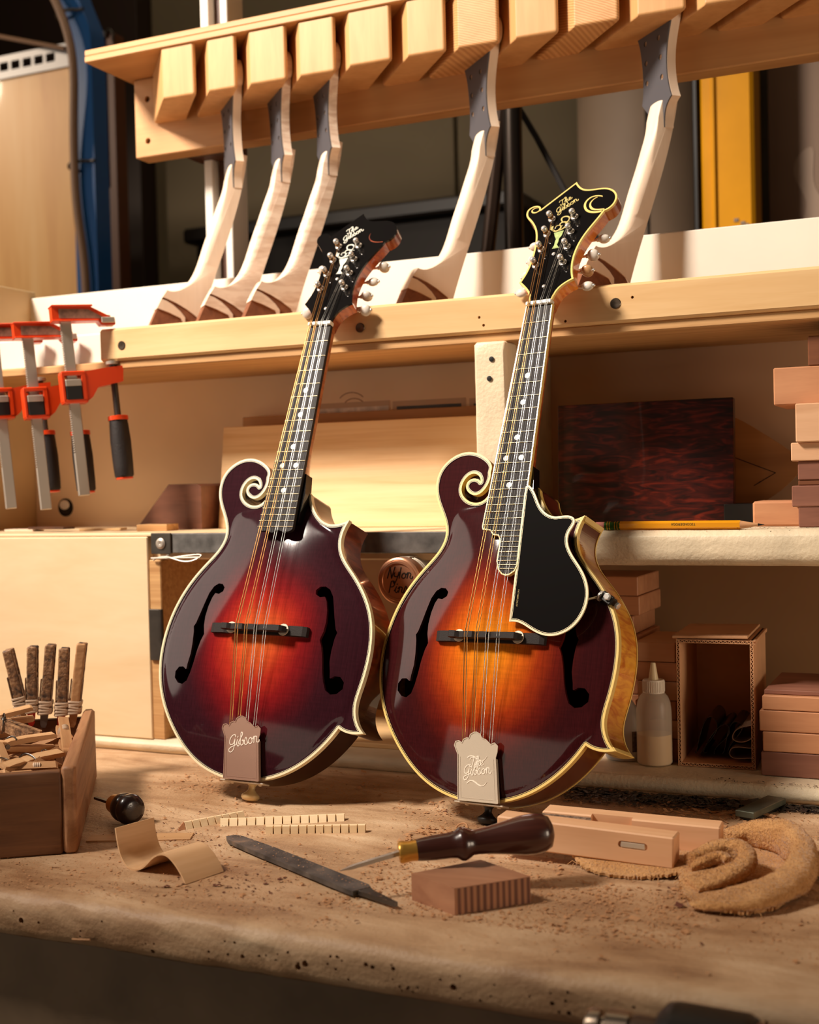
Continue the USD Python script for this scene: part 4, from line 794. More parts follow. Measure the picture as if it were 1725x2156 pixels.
part(lb_, 'board', axes(ext(lf, .006), (0, .006, 0), (1, 0, 0), (0, 0, 1), (0, -1, 0)), wood('template_wood', (150, 98, 48), (182, 126, 68), 'x', 18., 40., .5))
part(lb_, 'pencil_line', on_wall(union_all([LineString(P_(p)).buffer(.0004) for p in ([(-50, 78), (18, 50)], [(18, 50), (-6, 36)])]), 0, -.0002, 0, .0003), m_dark, False)
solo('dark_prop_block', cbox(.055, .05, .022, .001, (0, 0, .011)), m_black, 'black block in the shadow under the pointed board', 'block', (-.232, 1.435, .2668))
# stack of blocks at the right end
m_b = [wood('block_a', (176, 116, 78), (206, 148, 106), 'x', 8., 45., .55), wood('block_b', (206, 156, 116), (226, 180, 140), 'x', 8., 60., .55), wood('block_c', (112, 68, 52), (148, 98, 78), 'x', 7., 40., .55), wood('block_d', (96, 52, 28), (124, 72, 40), 'x', 8., 50., .55)]
Zs = .2668
stk = [(-.168, .0205, 2, 1.312, 'bottom dark block of the right-hand stack on the lower shelf'), (-.174, .021, 2, 1.311, 'second block up in the right-hand shelf stack, with a swirl of grain'), (-.168, .0055, 3, 1.314, 'thin dark strip third from the bottom of the right-hand shelf stack'), (-.168, .0190, 2, 1.313, 'dark block with a shadow across it, fourth in the right-hand shelf stack'), (-.174, .0145, 1, 1.310, 'pale thin block jutting left, fifth up in the right-hand shelf stack'), (-.1685, .0215, 1, 1.300, 'pale cube-like block leaning out of the right-hand shelf stack'), (-.174, .0170, 1, 1.330, 'pale block just behind the jutting pale cube of the right-hand stack')]
z = Zs
HS = [.0205, .021, .0055, .019, .0185, .0385, .0385, .03]
for (x, h, mi, y, lab), hh in zip(stk[:5], HS):
    solo('wood_block', cbox(.11, .09, hh, .001, (.055, .045, hh/2)), m_b[mi], lab, 'wood block', (x, y, z), 0, 'blocks stacked at the right end of the lower shelf'); z += hh
solo('wood_block', cbox(.11, .09, .0385, .0012, (.055, .045, .01925)), m_b[1], 'pale cube-like block leaning out of the right-hand shelf stack', 'wood block', (-.1685, 1.304, z), 0, 'blocks stacked at the right end of the lower shelf'); z += .0385
solo('wood_block', cbox(.12, .09, .0380, .0012, (.06, .045, .019)), m_b[0], 'broad brown block jutting furthest left near the top of the right-hand stack', 'wood block', (-.192, 1.325, z), 0, 'blocks stacked at the right end of the lower shelf'); z += .038
solo('wood_block', cbox(.11, .09, .030, .0012, (.055, .045, .015)), m_b[3], 'darkest block on top of the right-hand shelf stack', 'wood block', (-.158, 1.325, z), 0, 'blocks stacked at the right end of the lower shelf')
solo('wood_block', cbox(.075, .06, .026, .0022, (.0375, .03, .013)), m_b[0], 'single orange brown block on the shelf left of the stack, behind the pencil tip', 'wood block', (-.2165, 1.335, Zs))
# pencil
pe = thing('pencil', 'yellow pencil with pink eraser and green ferrule on the shelf edge', 'pencil', (-.3665, 1.2765, Zs+.0043))
hexr = .0045; Hx = [(hexr*math.cos(a+math.pi/6), hexr*math.sin(a+math.pi/6)) for a in np.arange(6)*math.pi/3]
part(pe, 'barrel', loft([[(x, y_, z_) for y_, z_ in Hx] for x in (.0255, .1475)]), plain('pencil_yellow', (226, 150, 22), .3, coat=.4), 20)
part(pe, 'wood_tip', lathe([(0, 0), (.0042, 0), (.0013, .017), (0, .017)], 16, 'x').apply_translation((.1475, 0, 0)), wood('pencil_wood', (186, 134, 90), (210, 160, 116), 'x'))
part(pe, 'lead', lathe([(0, 0), (.0013, 0), (.0002, .006), (0, .006)], 12, 'x').apply_translation((.1645, 0, 0)), m_black)
part(pe, 'eraser', lathe([(0, 0), (.0034, 0), (.0040, .0008), (.0040, .012), (0, .012)], 20, 'x'), plain('pink_eraser', (196, 122, 108), .7))
fe = part(pe, 'ferrule', lathe([(0, .010), (.0043, .010), (.0043, .0262), (0, .0262)], 24, 'x'), plain('green_ferrule', (52, 96, 34), .35, .6))
for x in (.0125, .0150, .0205, .0230): part(fe, 'gold_band', lathe([(.0035, x), (.0046, x+.0002), (.0046, x+.0010), (.0035, x+.0012)], 24, 'x'), plain('gold_band%d' % int(x*1e4), (214, 170, 50), .3, .8))
tx = meshkit.text_mesh('2HB SOFT', .0022, .0001)
tx2 = meshkit.text_mesh('TICONDEROGA', .0024, .0001); tx2 = rotm(tx2, math.pi); tx2.apply_translation((.104, .0012, 0))
tx2 = axes(tx2, (0, -.00395, .0011), (1, 0, 0), (0, 0, 1), (0, -1, 0)); part(pe, 'printing', tx2, plain('pencil_print', (40, 60, 30), .4), False)

# ================================================================ under the lower shelf
jar = thing('jar', 'jar lying on its side under the shelf, copper lid marked Nylon Pins', 'jar', (-.5765, 1.24, .2145), 0)
JR = .0255
lidp = [(0, -.0005), (.0185, -.0005), (.0192, -.0018), (.0215, -.0018), (.0225, -.0004), (.0238, -.0004), (JR, .0010), (JR, .0145), (.0245, .015), (0, .015)]
part(jar, 'lid', lathe([(r, zz) for r, zz in lidp], 48, 'y'), plain('copper_lid', (206, 150, 116), .3, .75, bump=.05, bs=200), 40)
def jw(t, x, zz): g, _ = script(t, .0062, .0011, .2); return on_wall(g, x, -.0005, zz)
part(jar, 'handwriting', cat([jw('Nylon', -.0135, .0030), jw('Pins', -.0120, -.0125)]), m_black, False)
part(jar, 'glass_body', lathe([(0, .0145), (.0236, .0145), (.0240, .018), (.0240, .085), (.022, .09), (0, .09)], 40, 'y'), plain('jar_glass', (186, 182, 172), .12, .0, transmission_weight=.4, ior=1.3))
part(jar, 'screw_band', cat([lathe([(.0238, y), (.0248, y+.0006), (.0248, y+.0020), (.0238, y+.0026)], 40, 'y') for y in (.016, .021, .026)]), m_nickel)
part(jar, 'hanger', cat([cbox(.012, .07, .0012, .0002, (0, .052, .0258-.0012)), ]), m_nickel)
# stacks of blocks, bottle, cardboard box
G2 = 'blocks stacked behind the glue bottle'
zz = .0170
for k, h in enumerate((.0235, .0205, .0205, .0205, .0205, .0215)):
    lab = ['bottom', 'second', 'third', 'fourth', 'fifth', 'top'][k]+' pale block of the middle stack behind the glue bottle'
    solo('wood_block', cbox(.044, .10, h-.0006, .0009, (.022, .05, h/2)), m_b[k % 2], lab, 'wood block', (-.341-.0015*((k*7) % 3), 1.338, zz), 0, G2); zz += h
zt = .0170
for k, h in enumerate((.0225, .0215, .0215, .0215, .0215, .0220, .0215, .0215, .0215)):
    lab = ['bottom', 'second', 'third', 'fourth', 'fifth', 'sixth', 'seventh', 'eighth', 'top'][k]+' block of the tall dark stack behind the right mandolin'
    solo('wood_block', cbox(.083, .10, h-.0006, .0009, (-.0415, .05, h/2)), m_b[[0, 2, 0, 0, 3, 0, 0, 0, 0][k]], lab, 'wood block', (-.3465+.0015*((k*5) % 3)-(.004 if k == 6 else 0), 1.362, zt), 0.0, 'blocks stacked behind the right mandolin'); zt += h
zr = .0170
for k, (h, dx) in enumerate(((.0245, 0), (.0205, .002), (.0215, -.001), (.0150, .002))):
    lab = ['bottom dark', 'second', 'third', 'top'][k]+' block of the stack right of the cardboard box'
    solo('wood_block', cbox(.12, .12, h-.0006, .0009, (.06, .06, h/2)), m_b[[2, 0, 0, 0][k]], lab, 'wood block', (-.2070+dx, 1.302, zr), .0, 'blocks right of the cardboard box'); zr += h
solo('wood_block', cbox(.14, .12, .0045, .0006, (.07, .06, .00225)), m_b[2], 'thin brown board lying on the stack right of the cardboard box', 'wood block', (-.2040, 1.310, zr), 0, 'blocks right of the cardboard box')
m_card = plain('corrugated_card', (212, 160, 116), .75, var=.12, vs=20, bump=.15, bs=90)
bx = thing('cardboard_box', 'open-fronted corrugated cardboard box standing on end on the ledge', 'cardboard box', (-.2555, 1.322, .0170), .05)
w, h, d, t_ = .079, .133, .115, .0038
def flute(L, vertical):
    n = int(L/.0042); pts = [(L*k/(n*2), .0012 if k % 2 else -.0012) for k in range(n*2+1)]
    return LineString(pts).buffer(.00035)
for nm, x0, x1, z0, z1 in (('side_panel', -w/2, -w/2+t_, 0, h), ('side_panel', w/2-t_, w/2, 0, h), ('bottom_panel', -w/2, w/2, 0, t_), ('top_panel', -w/2, w/2+.002, h-t_, h)):
    L1 = cat([span(x0, x1-(x1-x0)*.78, .0, d, z0, z1, .0003), span(x0+(x1-x0)*.78, x1, 0, d, z0, z1, .0003), span(x0+(x1-x0)*.2, x1-(x1-x0)*.2, .003, d, z0, z1, .0002)]) if nm == 'side_panel' else cat([span(x0, x1, 0, d, z0, z0+.0009, .0003), span(x0, x1, 0, d, z1-.0009, z1, .0003), span(x0, x1, .003, d, z0+.0008, z1-.0008, .0002)])
    pp = part(bx, nm, L1, m_card, 30)
    fl_ = flute(h if nm == 'side_panel' else w, True)
    fm = ext(fl_, .004)
    fm = axes(fm, ((x0+x1)/2, 0, 0), (0, 0, 1), (1, 0, 0), (0, 1, 0)) if nm == 'side_panel' else axes(fm, (-w/2, 0, (z0+z1)/2), (1, 0, 0), (0, 0, 1), (0, 1, 0))
    part(pp, 'fluting', fm, m_card, False)
part(bx, 'top_flap', rotm(span(-w/2-.002, w/2-.004, -.001, d, h+.0004, h+.0030, .0004), -.012, (0, 1, 0)).apply_translation((0, 0, .0012)), m_card)
part(bx, 'back_panel', span(-w/2, w/2, d-.003, d, 0, h), m_card)
# things stuffed in the box
def sheetroll(pts, depth, th=.0006): 
    return axes(ext(LineString(smooth_pts(P_(pts), 40)).buffer(th/2), depth), (0, 0, 0), (1, 0, 0), (0, 0, 1), (0, -1, 0))
m_env = plain('dark_plastic_sleeve', (34, 26, 22), .3, coat=.3); m_env2 = plain('clear_sleeve', (170, 150, 130), .3)
for k, (pts, mt, lab) in enumerate((([(-30,6),(-22,32),(-12,44),(-8,40),(-18,14),(-24,5)], m_env, 'dark plastic sleeve leaning at the left inside the cardboard box'), ([(-18,6),(-8,30),(4,36),(6,31),(-4,16),(-10,5)], m_env, 'dark plastic sleeve in the middle of the cardboard box'), ([(-2,6),(4,26),(14,40),(18,38),(12,22),(6,5)], m_env, 'dark folded sleeve beside the pale roll in the cardboard box'))):
    solo('plastic_sleeve', sheetroll(pts, .07), mt, lab, 'plastic sleeve', (-.2555, 1.415, .0215), .05)
solo('rolled_clear_sleeve', sheetroll([(34,40),(22,37),(12,30),(11,24),(18,21),(28,24),(34,29)], .075, .0009), m_env2, 'pale clear sleeve curled into a loop inside the cardboard box', 'plastic sleeve', (-.2555, 1.41, .0215), .05)
solo('rolled_clear_sleeve', sheetroll([(34,19),(20,18),(8,14),(8,9),(18,6),(34,5)], .075, .0007), m_env2, 'lower flattened clear loop at the bottom of the cardboard box', 'plastic sleeve', (-.2555, 1.41, .0190), .05)
# glue bottle
m_milk = usdkit.material(stage, LK+'milky_plastic', {'tr': ('transparent_bsdf', {'color': (.98, .95, .9)}), 'p': ('principled_bsdf', {'base_color': lin((236, 224, 204)), 'roughness': .35, 'subsurface_weight': .0}), 'tl': ('translucent_bsdf', {'color': lin((232, 216, 190))}), 'm1': ('mix_closure', {'fac': .3}), 'm2': ('mix_closure', {'fac': .60})},
    [('p.BSDF', 'm1.closure1'), ('tl.BSDF', 'm1.closure2'), ('tr.BSDF', 'm2.closure1'), ('m1.closure', 'm2.closure2')], surface='m2.closure')
m_cap = plain('ivory_cap', (238, 226, 206), .4)
def bottle(x, y, label, sc=1., cap=True):
    b = thing('glue_bottle', label, 'glue bottle', (x, y, .0170))
    R = .0186*sc
    part(b, 'body', lathe([(0, 0), (R*.9, 0), (R, .0025), (R, .050), (R*.99, .0585), (R*.93, .0655), (R*.8, .0715), (R*.6, .0755), (R*.52, .077), (0, .077)], 48), m_milk, 60)
    if cap:
        part(b, 'glue', lathe([(0, .001), (R*.88, .001), (R*.965, .003), (R*.965, .0320), (0, .0320)], 40), plain('yellow_glue', (250, 214, 140), .4), 40)
        part(b, 'cap', lathe([(0, .0755), (.0112, .0755), (.0115, .0762), (.0115, .0885), (.0108, .0895), (0, .0895)], 40), m_cap, 40); part(b, 'cap_ribs', cat([cbox(.0006, .0006, .011, .0001, (.01155*math.cos(a), .01155*math.sin(a), .0825)) for a in np.linspace(0, 2*math.pi, 40, endpoint=False)]), m_cap)
        part(b, 'nozzle', lathe([(0, .0893), (.0053, .0893), (.0048, .092), (.0026, .1062), (.0021, .1072), (0, .1075)], 28), plain('glue_nozzle', (240, 220, 176), .4), 40)
    return b
bottle(-.3200, 1.322, 'squeeze bottle half full of yellow glue with a pointed nozzle', 1.)
b2 = thing('white_bottle', 'pale grey plastic bottle half hidden behind the right mandolin edge', 'bottle', (-.357, 1.335, .0170))
part(b2, 'body', loft([[(r*math.cos(a), .75*r*math.sin(a), zz_) for a in np.linspace(0, 2*math.pi, 40, endpoint=False)] for r, zz_ in ((.0185, 0), (.02, .003), (.02, .03), (.0195, .042), (.016, .054), (.0105, .063), (.0085, .066))]), plain('grey_bottle', (206, 204, 200), .35), 60)
part(b2, 'cap', lathe([(0, .065), (.0078, .065), (.0074, .078), (.0065, .0815), (0, .082)], 28), m_cap, 40)
part(b2, 'label', loft([[(.0203*math.cos(a), .76*.0203*math.sin(a), zz_) for a in np.linspace(-.9, .3, 20)] for zz_ in (.010, .032)], close=False), plain('bottle_label', (96, 84, 74), .5, var=.6, vs=300), 60)
bottle(-.5, 1.335, 'white bottle showing between the two mandolins low down', 1.05, False)
# ================================================================ on the bench
# box of clothes pegs
BXR = math.atan2(.818, -.575)          # direction of the right-hand side, away from the camera
sd = np.array([-.575, .818, 0]); fd = np.array([-.818, -.575, 0])
BOX0 = np.array([-.731, .888, 0])
m_box = wood('old_box_wood', (78, 46, 24), (128, 82, 48), 'x', 12., 55., .6, bump=.3, contrast=.22)
m_boxy = wood('old_box_lit_side', (128, 80, 48), (190, 138, 96), 'y', 12., 60., .6, bump=.35, contrast=.22)  # box wood again, paler: light on the right side put into the colour
pb = thing('peg_box', 'old brown wooden tray of clothes pegs at the left edge of the bench', 'wooden box', BOX0, math.atan2(sd[1], sd[0])-math.pi/2)
# local x runs to the right, y away along the side; the corner nearest the camera is at (0, 0)
LB, HBX, WB = .299, .078, .30
part(pb, 'side_panel', disp(refined(span(-.0125, 0, .0, LB, .0, HBX, .003), .01), .0005, 40, 4), m_boxy, 45)
part(pb, 'side_panel', span(-WB, -WB+.0125, 0, LB, 0, HBX, .002), m_boxy)
part(pb, 'front_panel', disp(refined(span(-WB+.0125, -.0128, .0006, .012, 0, HBX-.004, .002), .012), .0005, 40, 5), m_box, 45)
part(pb, 'back_panel', span(-WB+.0125, -.0126, LB-.0105, LB-.0003, 0, HBX-.008, .0015), m_box)
part(pb, 'base', span(-WB+.0125, -.0126, .012, LB-.0105, .002, .008), m_box)
part(pb, 'nail', cyl(.0022, .0012, (-.135, .0004, .020), 12, 'y'), m_dark)
def boxpt(x, y, z):
    r = BOX0+np.array([0, 0, z])+(-fd)*x+sd*y
    return r
ROTB = math.atan2(sd[1], sd[0])-math.pi/2
m_peg = [wood('peg_wood_a', (196, 146, 98), (226, 182, 134), 'x', 8., 120., .6), wood('peg_wood_b', (170, 118, 76), (204, 156, 108), 'x', 8., 120., .6), wood('peg_wood_glue', (96, 68, 50), (150, 106, 74), 'x', 3., 160., .6, bump=.6)]
m_wire = plain('peg_spring', (120, 116, 114), .3, 1.); m_band = plain('rubber_band', (206, 176, 148), .6, var=.1, vs=90)
m_glue = usdkit.material(stage, LK+'glue_crust', {'t': ('texture_coordinate', {}), 'n': ('noise_texture', {'scale': 260., 'detail': 5.}), 'n2': ('noise_texture', {'scale': 70., 'detail': 3.}), 'r': ('rgb_ramp', {'ramp': [(.36, lin((62, 46, 38))), (.5, lin((136, 98, 68))), (.66, lin((196, 150, 108)))]}), 'b': ('bump', {'strength': .9, 'distance': .0012}), 'a': ('mix_float', {'fac': .5}), 'p': ('principled_bsdf', {'roughness': .55})},
    [('t.object', 'n.vector'), ('t.object', 'n2.vector'), ('n.fac', 'a.a'), ('n2.fac', 'a.b'), ('a.result', 'r.fac'), ('n.fac', 'b.height'), ('b.normal', 'p.normal'), ('r.color', 'p.base_color')], surface='p.BSDF')
# the fan of five pegs clipped upright on the back panel
def upright_peg(k, u0, z0, u1, z1, tip):
    lab = ['leftmost of the five glue-crusted pegs standing clipped on the back of the tray', 'second from left of the five pegs clipped upright on the tray', 'middle peg of the five clipped upright on the back of the tray', 'fourth peg from left of the five clipped upright, with a red tip', 'rightmost, leaning and cleaner peg of the five clipped upright on the tray'][k]
    A = boxpt(-u1, LB-.005, z1); ang = math.atan2(-(u0-u1), z0-z1)
    t = thing('clothes_peg', lab, 'clothes peg', A, ROTB, 'pegs clipped upright on the tray')
    Rl = lambda m: rotm(m, ang, (0, 1, 0))
    L = math.hypot(u0-u1, z0-z1); W = .0102
    stick = disp(refined(cbox(W, .0052, L+.004, .0012, (0, -.0058, L/2+.001)), .002), .0005, 300, k); part(t, 'front_leg', Rl(stick), m_glue if k < 4 else m_peg[1], 50)
    part(t, 'back_leg', Rl(disp(refined(cbox(W*.96, .0048, L-.002, .001, (.0012, .0072, L/2+.004)), .003), .0004, 300, k+9)), m_glue, 50)
    for s in (-1, 1): part(t, 'side_splint', Rl(cbox(.0012, .006, .030, .0003, (s*(W/2+.0012), -.005, .022))), m_peg[2])
    part(t, 'tip', Rl(loft([[(x*q, -.0058+y*q, z) for x, y in ((-.0045, -.002), (.0045, -.002), (.0045, .002), (-.0045, .002))] for z, q in ((-.016, .45), (-.012, .8), (.002, 1.))])), tip)
    b = []
    for j in range(5):
        zc = .000+j*.0030; b.append(rotm(loft([[((W/2+.0022+rr*math.cos(a))*sx, (.0105+rr*math.cos(a))*sy+.0005, zc+rr*1.5*math.sin(a)) for a in np.linspace(0, 2*math.pi, 6, endpoint=False)] for sx, sy, rr in [(math.copysign(abs(math.cos(q))**.5, math.cos(q)), math.copysign(abs(math.sin(q))**.5, math.sin(q)), .0010) for q in np.linspace(0, 2*math.pi, 25)]], close=False), .14*((j*7) % 3-1), (0, 1, 0), (0, 0, zc)))
    for m in b: part(t, 'rubber_band', Rl(m), m_band, 60)
red = plain('red_paint_tip', (196, 44, 26), .5); gry = plain('grey_tip', (110, 96, 90), .5)
for k, (u0, z0, u1, z1, tip) in enumerate(((.0900, .1455, .0775, .0835, m_peg[1]), (.0645, .1480, .0668, .0800, red), (.0455, .1490, .0530, .0775, gry), (.0310, .1445, .0352, .0750, red), (.0120, .1490, .0220, .0760, m_peg[1]))):
    upright_peg(k, u0, z0, u1, z1, tip)
# loose pegs heaped in the tray: one whole peg, copies thrown in
def leg_mesh(s):
    prof = [(0, 0), (0, .0022), (.010, .0042), (.022, .0050), (.0255, .0040), (.029, .0050), (.045, .0058), (.072, .0050), (.074, .0035), (.074, .0008), (.030, .0002), (.012, .0)]
    m = ext(Polygon(prof), .0095); m = axes(m, (0, .00475, 0), (1, 0, 0), (0, 0, 1), (0, -1, 0))
    m = rotm(m, -.07, (0, 1, 0), (.026, 0, 0)); 
    if s < 0: m.vertices[:, 2] *= -1; m.invert()
    return m
def loose_peg(label, mat, matrix, first=None, band=False):
    if first is not None: return copy_of(first, label, None, matrix=matrix)
    t = thing('clothes_peg', label, 'clothes peg', matrix=matrix, group='loose pegs in the tray')
    part(t, 'upper_leg', leg_mesh(1), mat, 25); part(t, 'lower_leg', leg_mesh(-1), mat, 25)
    if band: part(t, 'rubber_band', cat([loft([[(.052+j*.0016+rr*math.cos(a), (.0052+rr*math.cos(a))*math.cos(q), (.0082+rr*math.cos(a))*math.sin(q)+rr*math.sin(a)) for a in np.linspace(0, 2*math.pi, 6, endpoint=False)] for q, rr in [(q, .0009) for q in np.linspace(0, 2*math.pi, 19)]], close=False) for j in range(4)]), m_band, 60)
    else: part(t, 'spring', cat([tube([(.0255, y, 0.0) for y in np.linspace(-.0062, .0062, 3)], .0024, 10), tube(smooth_pts([(.0255, .0062, .002), (.033, .0066, .0064), (.034, 0, .0070), (.033, -.0066, .0064)], 14), .0008, 6), tube(smooth_pts([(.0255, .0062, -.002), (.018, .0066, -.0062), (.017, 0, -.0068), (.018, -.0066, -.0062)], 14), .0008, 6)]), m_wire, 60)
    return t
def peg_matrix(x, y, z, yaw, pitch, roll):
    Rm = trimesh.transformations.euler_matrix(roll, pitch, yaw+ROTB, 'sxyz'); o = Rm[:3, :3]@np.array([.037, 0, 0]); Rm[:3, 3] = boxpt(x*.72, y, z+.013)+np.array([0, 0, BZ])-o; return Rm
rs = np.random.RandomState(11)
# x to the left from the right-hand panel (negative), y from the front panel
spots = [(-.060,.060,.058,.9,.1,.3,'a','pale peg lying near the front right corner of the tray'), (-.095,.050,.060,1.9,-.25,.5,'a','peg standing steeply near the front of the tray, left'), (-.118,.052,.059,2.1,-.2,1.2,'b','darker peg standing steeply beside it at the front of the tray'), (-.140,.058,.058,2.3,-.2,.2,'a','steep peg cut by the left edge at the front of the tray'),
 (-.085,.110,.066,.45,.05,.1,'a','long pale peg lying across the middle of the tray'), (-.100,.150,.076,-.75,.18,1.57,'g','glue-crusted stick lying slanted on top of the heap'), (-.045,.085,.055,1.45,.1,.8,'b','dark peg against the right panel, half way back'), (-.150,.105,.066,.2,.05,1.4,'a','peg lying level at the left of the heap'),
 (-.150,.165,.068,.35,-.1,.3,'b','peg near the left edge, behind the glue-crusted stick'), (-.130,.215,.072,.25,-.12,.2,'a','topmost pale peg lying level in the left back of the tray'), (-.150,.235,.062,.2,-.05,.1,'g','dark peg under the topmost pale peg in the back of the tray'), (-.075,.180,.052,2.6,.25,.4,'r','banded peg lying at the back of the tray below the upright pegs'),
 (-.028,.150,.056,1.75,-.45,.2,'r','banded peg standing against the right panel of the tray'), (-.078,.045,.054,.2,.1,.5,'r','banded peg in the front right corner of the tray'), (-.075,.085,.046,2.9,0,.7,'a','peg buried in the middle of the heap'), (-.105,.085,.048,1.2,.1,.4,'b','dark peg buried under the long pale peg'), (-.130,.125,.050,.6,0,.2,'b','dark peg buried under the glue-crusted stick'), (-.120,.170,.052,1.4,.1,.9,'a','pale peg buried behind the glue-crusted stick'),
 (-.075,.225,.040,.4,0,.3,'b','dark peg deep at the back of the tray'), (-.180,.080,.060,1.0,0,.2,'a','peg beyond the left edge of the picture, front'), (-.185,.150,.060,2.0,0,.2,'b','peg beyond the left edge of the picture, back'), (-.105,.026,.050,.1,.05,.2,'b','peg lying along the inside of the front panel'), (-.150,.024,.052,-.1,.05,.6,'a','peg lying along the front panel at the left')]
firsts = {}
for (x, y, z, yaw, pit, rol, kind, lab) in spots:
    M_ = peg_matrix(x, y, z, yaw, pit, rol)
    firsts.setdefault(kind, None)
    t = loose_peg(lab, {'a': m_peg[0], 'b': m_peg[1], 'g': m_glue, 'r': m_peg[1]}[kind], M_, firsts[kind], kind == 'r')
    if firsts[kind] is None: firsts[kind] = t
# carving tool with a mushroom handle, behind the veneer
m_handle = wood('dark_handle', (42, 20, 16), (74, 38, 30), 'x', 8., 60., .28, coat=.5, bump=.05)
m_brass = plain('old_brass', (214, 160, 72), .32, .7, bump=.2, bs=200)
gd = np.array([-.735, .962])-np.array([-.845, 1.06]); gl = math.atan2(gd[1], gd[0])
gv = thing('graver', 'small graver with a round black knob handle behind the curled veneer', 'chisel', (-.752, .986, .0150), math.radians(-24))
part(gv, 'knob', lathe([(0, .0150), (.0080, .0146), (.0125, .0128), (.0146, .0085), (.0146, .0050), (.0128, .0024), (.0116, .0014), (.0134, -.0008), (.0140, -.0040), (.0134, -.0080), (.0112, -.0105), (0, -.0105)], 40, 'x'), plain('black_knob', (34, 20, 18), .3, coat=.5, bump=.05), 60)
part(gv, 'ferrule', lathe([(0, -.0265), (.0078, -.0265), (.0088, -.0245), (.0112, -.0100), (0, -.0100)], 32, 'x'), m_brass, 50)
part(gv, 'blade', loft([[(x, y*q, z*q-.004*(1-q)) for y, z in ((-.0022, -.0014), (.0022, -.0014), (.0022, .0014), (-.0022, .0014))] for x, q in ((-.025, 1), (-.062, .8))]), m_darksteel)
# curled veneer: an S-shaped strip
vdir = np.array([.155, -.105]); vl = np.linalg.norm(vdir); va = math.atan2(vdir[1], vdir[0])
vp = smooth_pts([(0, .0385), (.003, .026), (.0095, .012), (.022, .0022), (.036, .0008), (.054, .006), (.070, .0160), (.086, .0228), (.100, .0235), (.114, .0180), (.127, .0085), (.1345, .0003)], 70)
vt = np.gradient(vp, axis=0); vt /= np.linalg.norm(vt, axis=1, keepdims=True); vn = np.stack([-vt[:, 1], vt[:, 0]], 1)*.0007
vpoly = np.vstack([vp+vn, (vp-vn)[::-1]])
VW = .041
vp = vp*np.array([.66, .84])
vt = np.gradient(vp, axis=0); vt /= np.linalg.norm(vt, axis=1, keepdims=True); vn = np.stack([-vt[:, 1], vt[:, 0]], 1)*.0007; vpoly = np.vstack([vp+vn, (vp-vn)[::-1]])
rings = [np.stack([vpoly[:, 0]+sh_, np.full(len(vpoly), y), vpoly[:, 1]], 1) for y, sh_ in ((-VW/2, 0), (-VW/2+.0004, 0), (VW/2-.0004, 0), (VW/2, 0))]
vm = cat([loft(rings, close=False)]+[axes(ext(Polygon(vpoly), .0002), (0, y, 0), (1, 0, 0), (0, 0, 1), (0, -1, 0)) for y in (-VW/2, VW/2)])
solo('curled_veneer', vm, wood('veneer_wood', (208, 162, 116), (232, 192, 148), 'y', 14., 90., .45, bump=.08), 'S-curved strip of pale bent veneer on the bench by the tray', 'veneer strip', (-.6705, .8900, 0.0003), -.26, None, 50)
solo('thin_wood_strip', cbox(.095, .021, .0016, .0003, (0, 0, .0008)), wood('strip_wood', (186, 138, 90), (212, 166, 118), 'x', 14., 70.), 'thin flat strip of wood lying under the curled veneer', 'wood strip', (-.708, .948, 0), .42)
# kerfed linings: little teeth on a thin backing
def kerf(label, p0, p1, n, h, w, mat, flat=False, tip=False):
    p0, p1 = np.array(p0), np.array(p1); d = p1-p0; L = np.linalg.norm(d)
    t = thing('kerfed_lining', label, 'lining strip', (p0[0], p0[1], 0), math.atan2(d[1], d[0]))
    part(t, 'backing', span(0, L, w*.82, w, 0, h, .0002), mat)
    s = L/n
    for k in range(n):
        pr = Polygon([(0, 0), (w*.82, 0), (w*.82, h), (w*.55, h)]) if not flat else Polygon([(0, 0), (w*.85, 0), (w*.85, h), (w*.1, h)])
        m = axes(ext(pr, s-.0011), (k*s+.00055, 0, 0), (0, 1, 0), (0, 0, 1), (1, 0, 0)); part(t, 'tooth', m, mat, 20)
    if tip: part(t, 'broken_end', loft([[(x, w*.2+q*y, z*q+.0002) for y, z in ((0, 0), (w*.7, 0), (w*.7, h), (w*.5, h))] for x, q in ((-.007, .25), (0, 1.))]), m_b[0])
    return t
m_kerf = wood('lining_wood', (238, 206, 160), (250, 226, 186), 'x', 8., 120., .6)
kerf('short kerfed lining strip with a broken brown end, furthest left of three', (-.684, .986), (-.652, 1.040), 8, .0065, .0068, m_kerf, tip=True)
kerf('long pale kerfed lining strip in the middle of three, lying flat', (-.660, 1.006), (-.556, 1.062), 14, .0058, .0088, m_kerf)
kerf('square-toothed kerfed lining strip nearest the file', (-.606, .9985), (-.520, 1.034), 12, .0068, .0062, m_kerf, True)
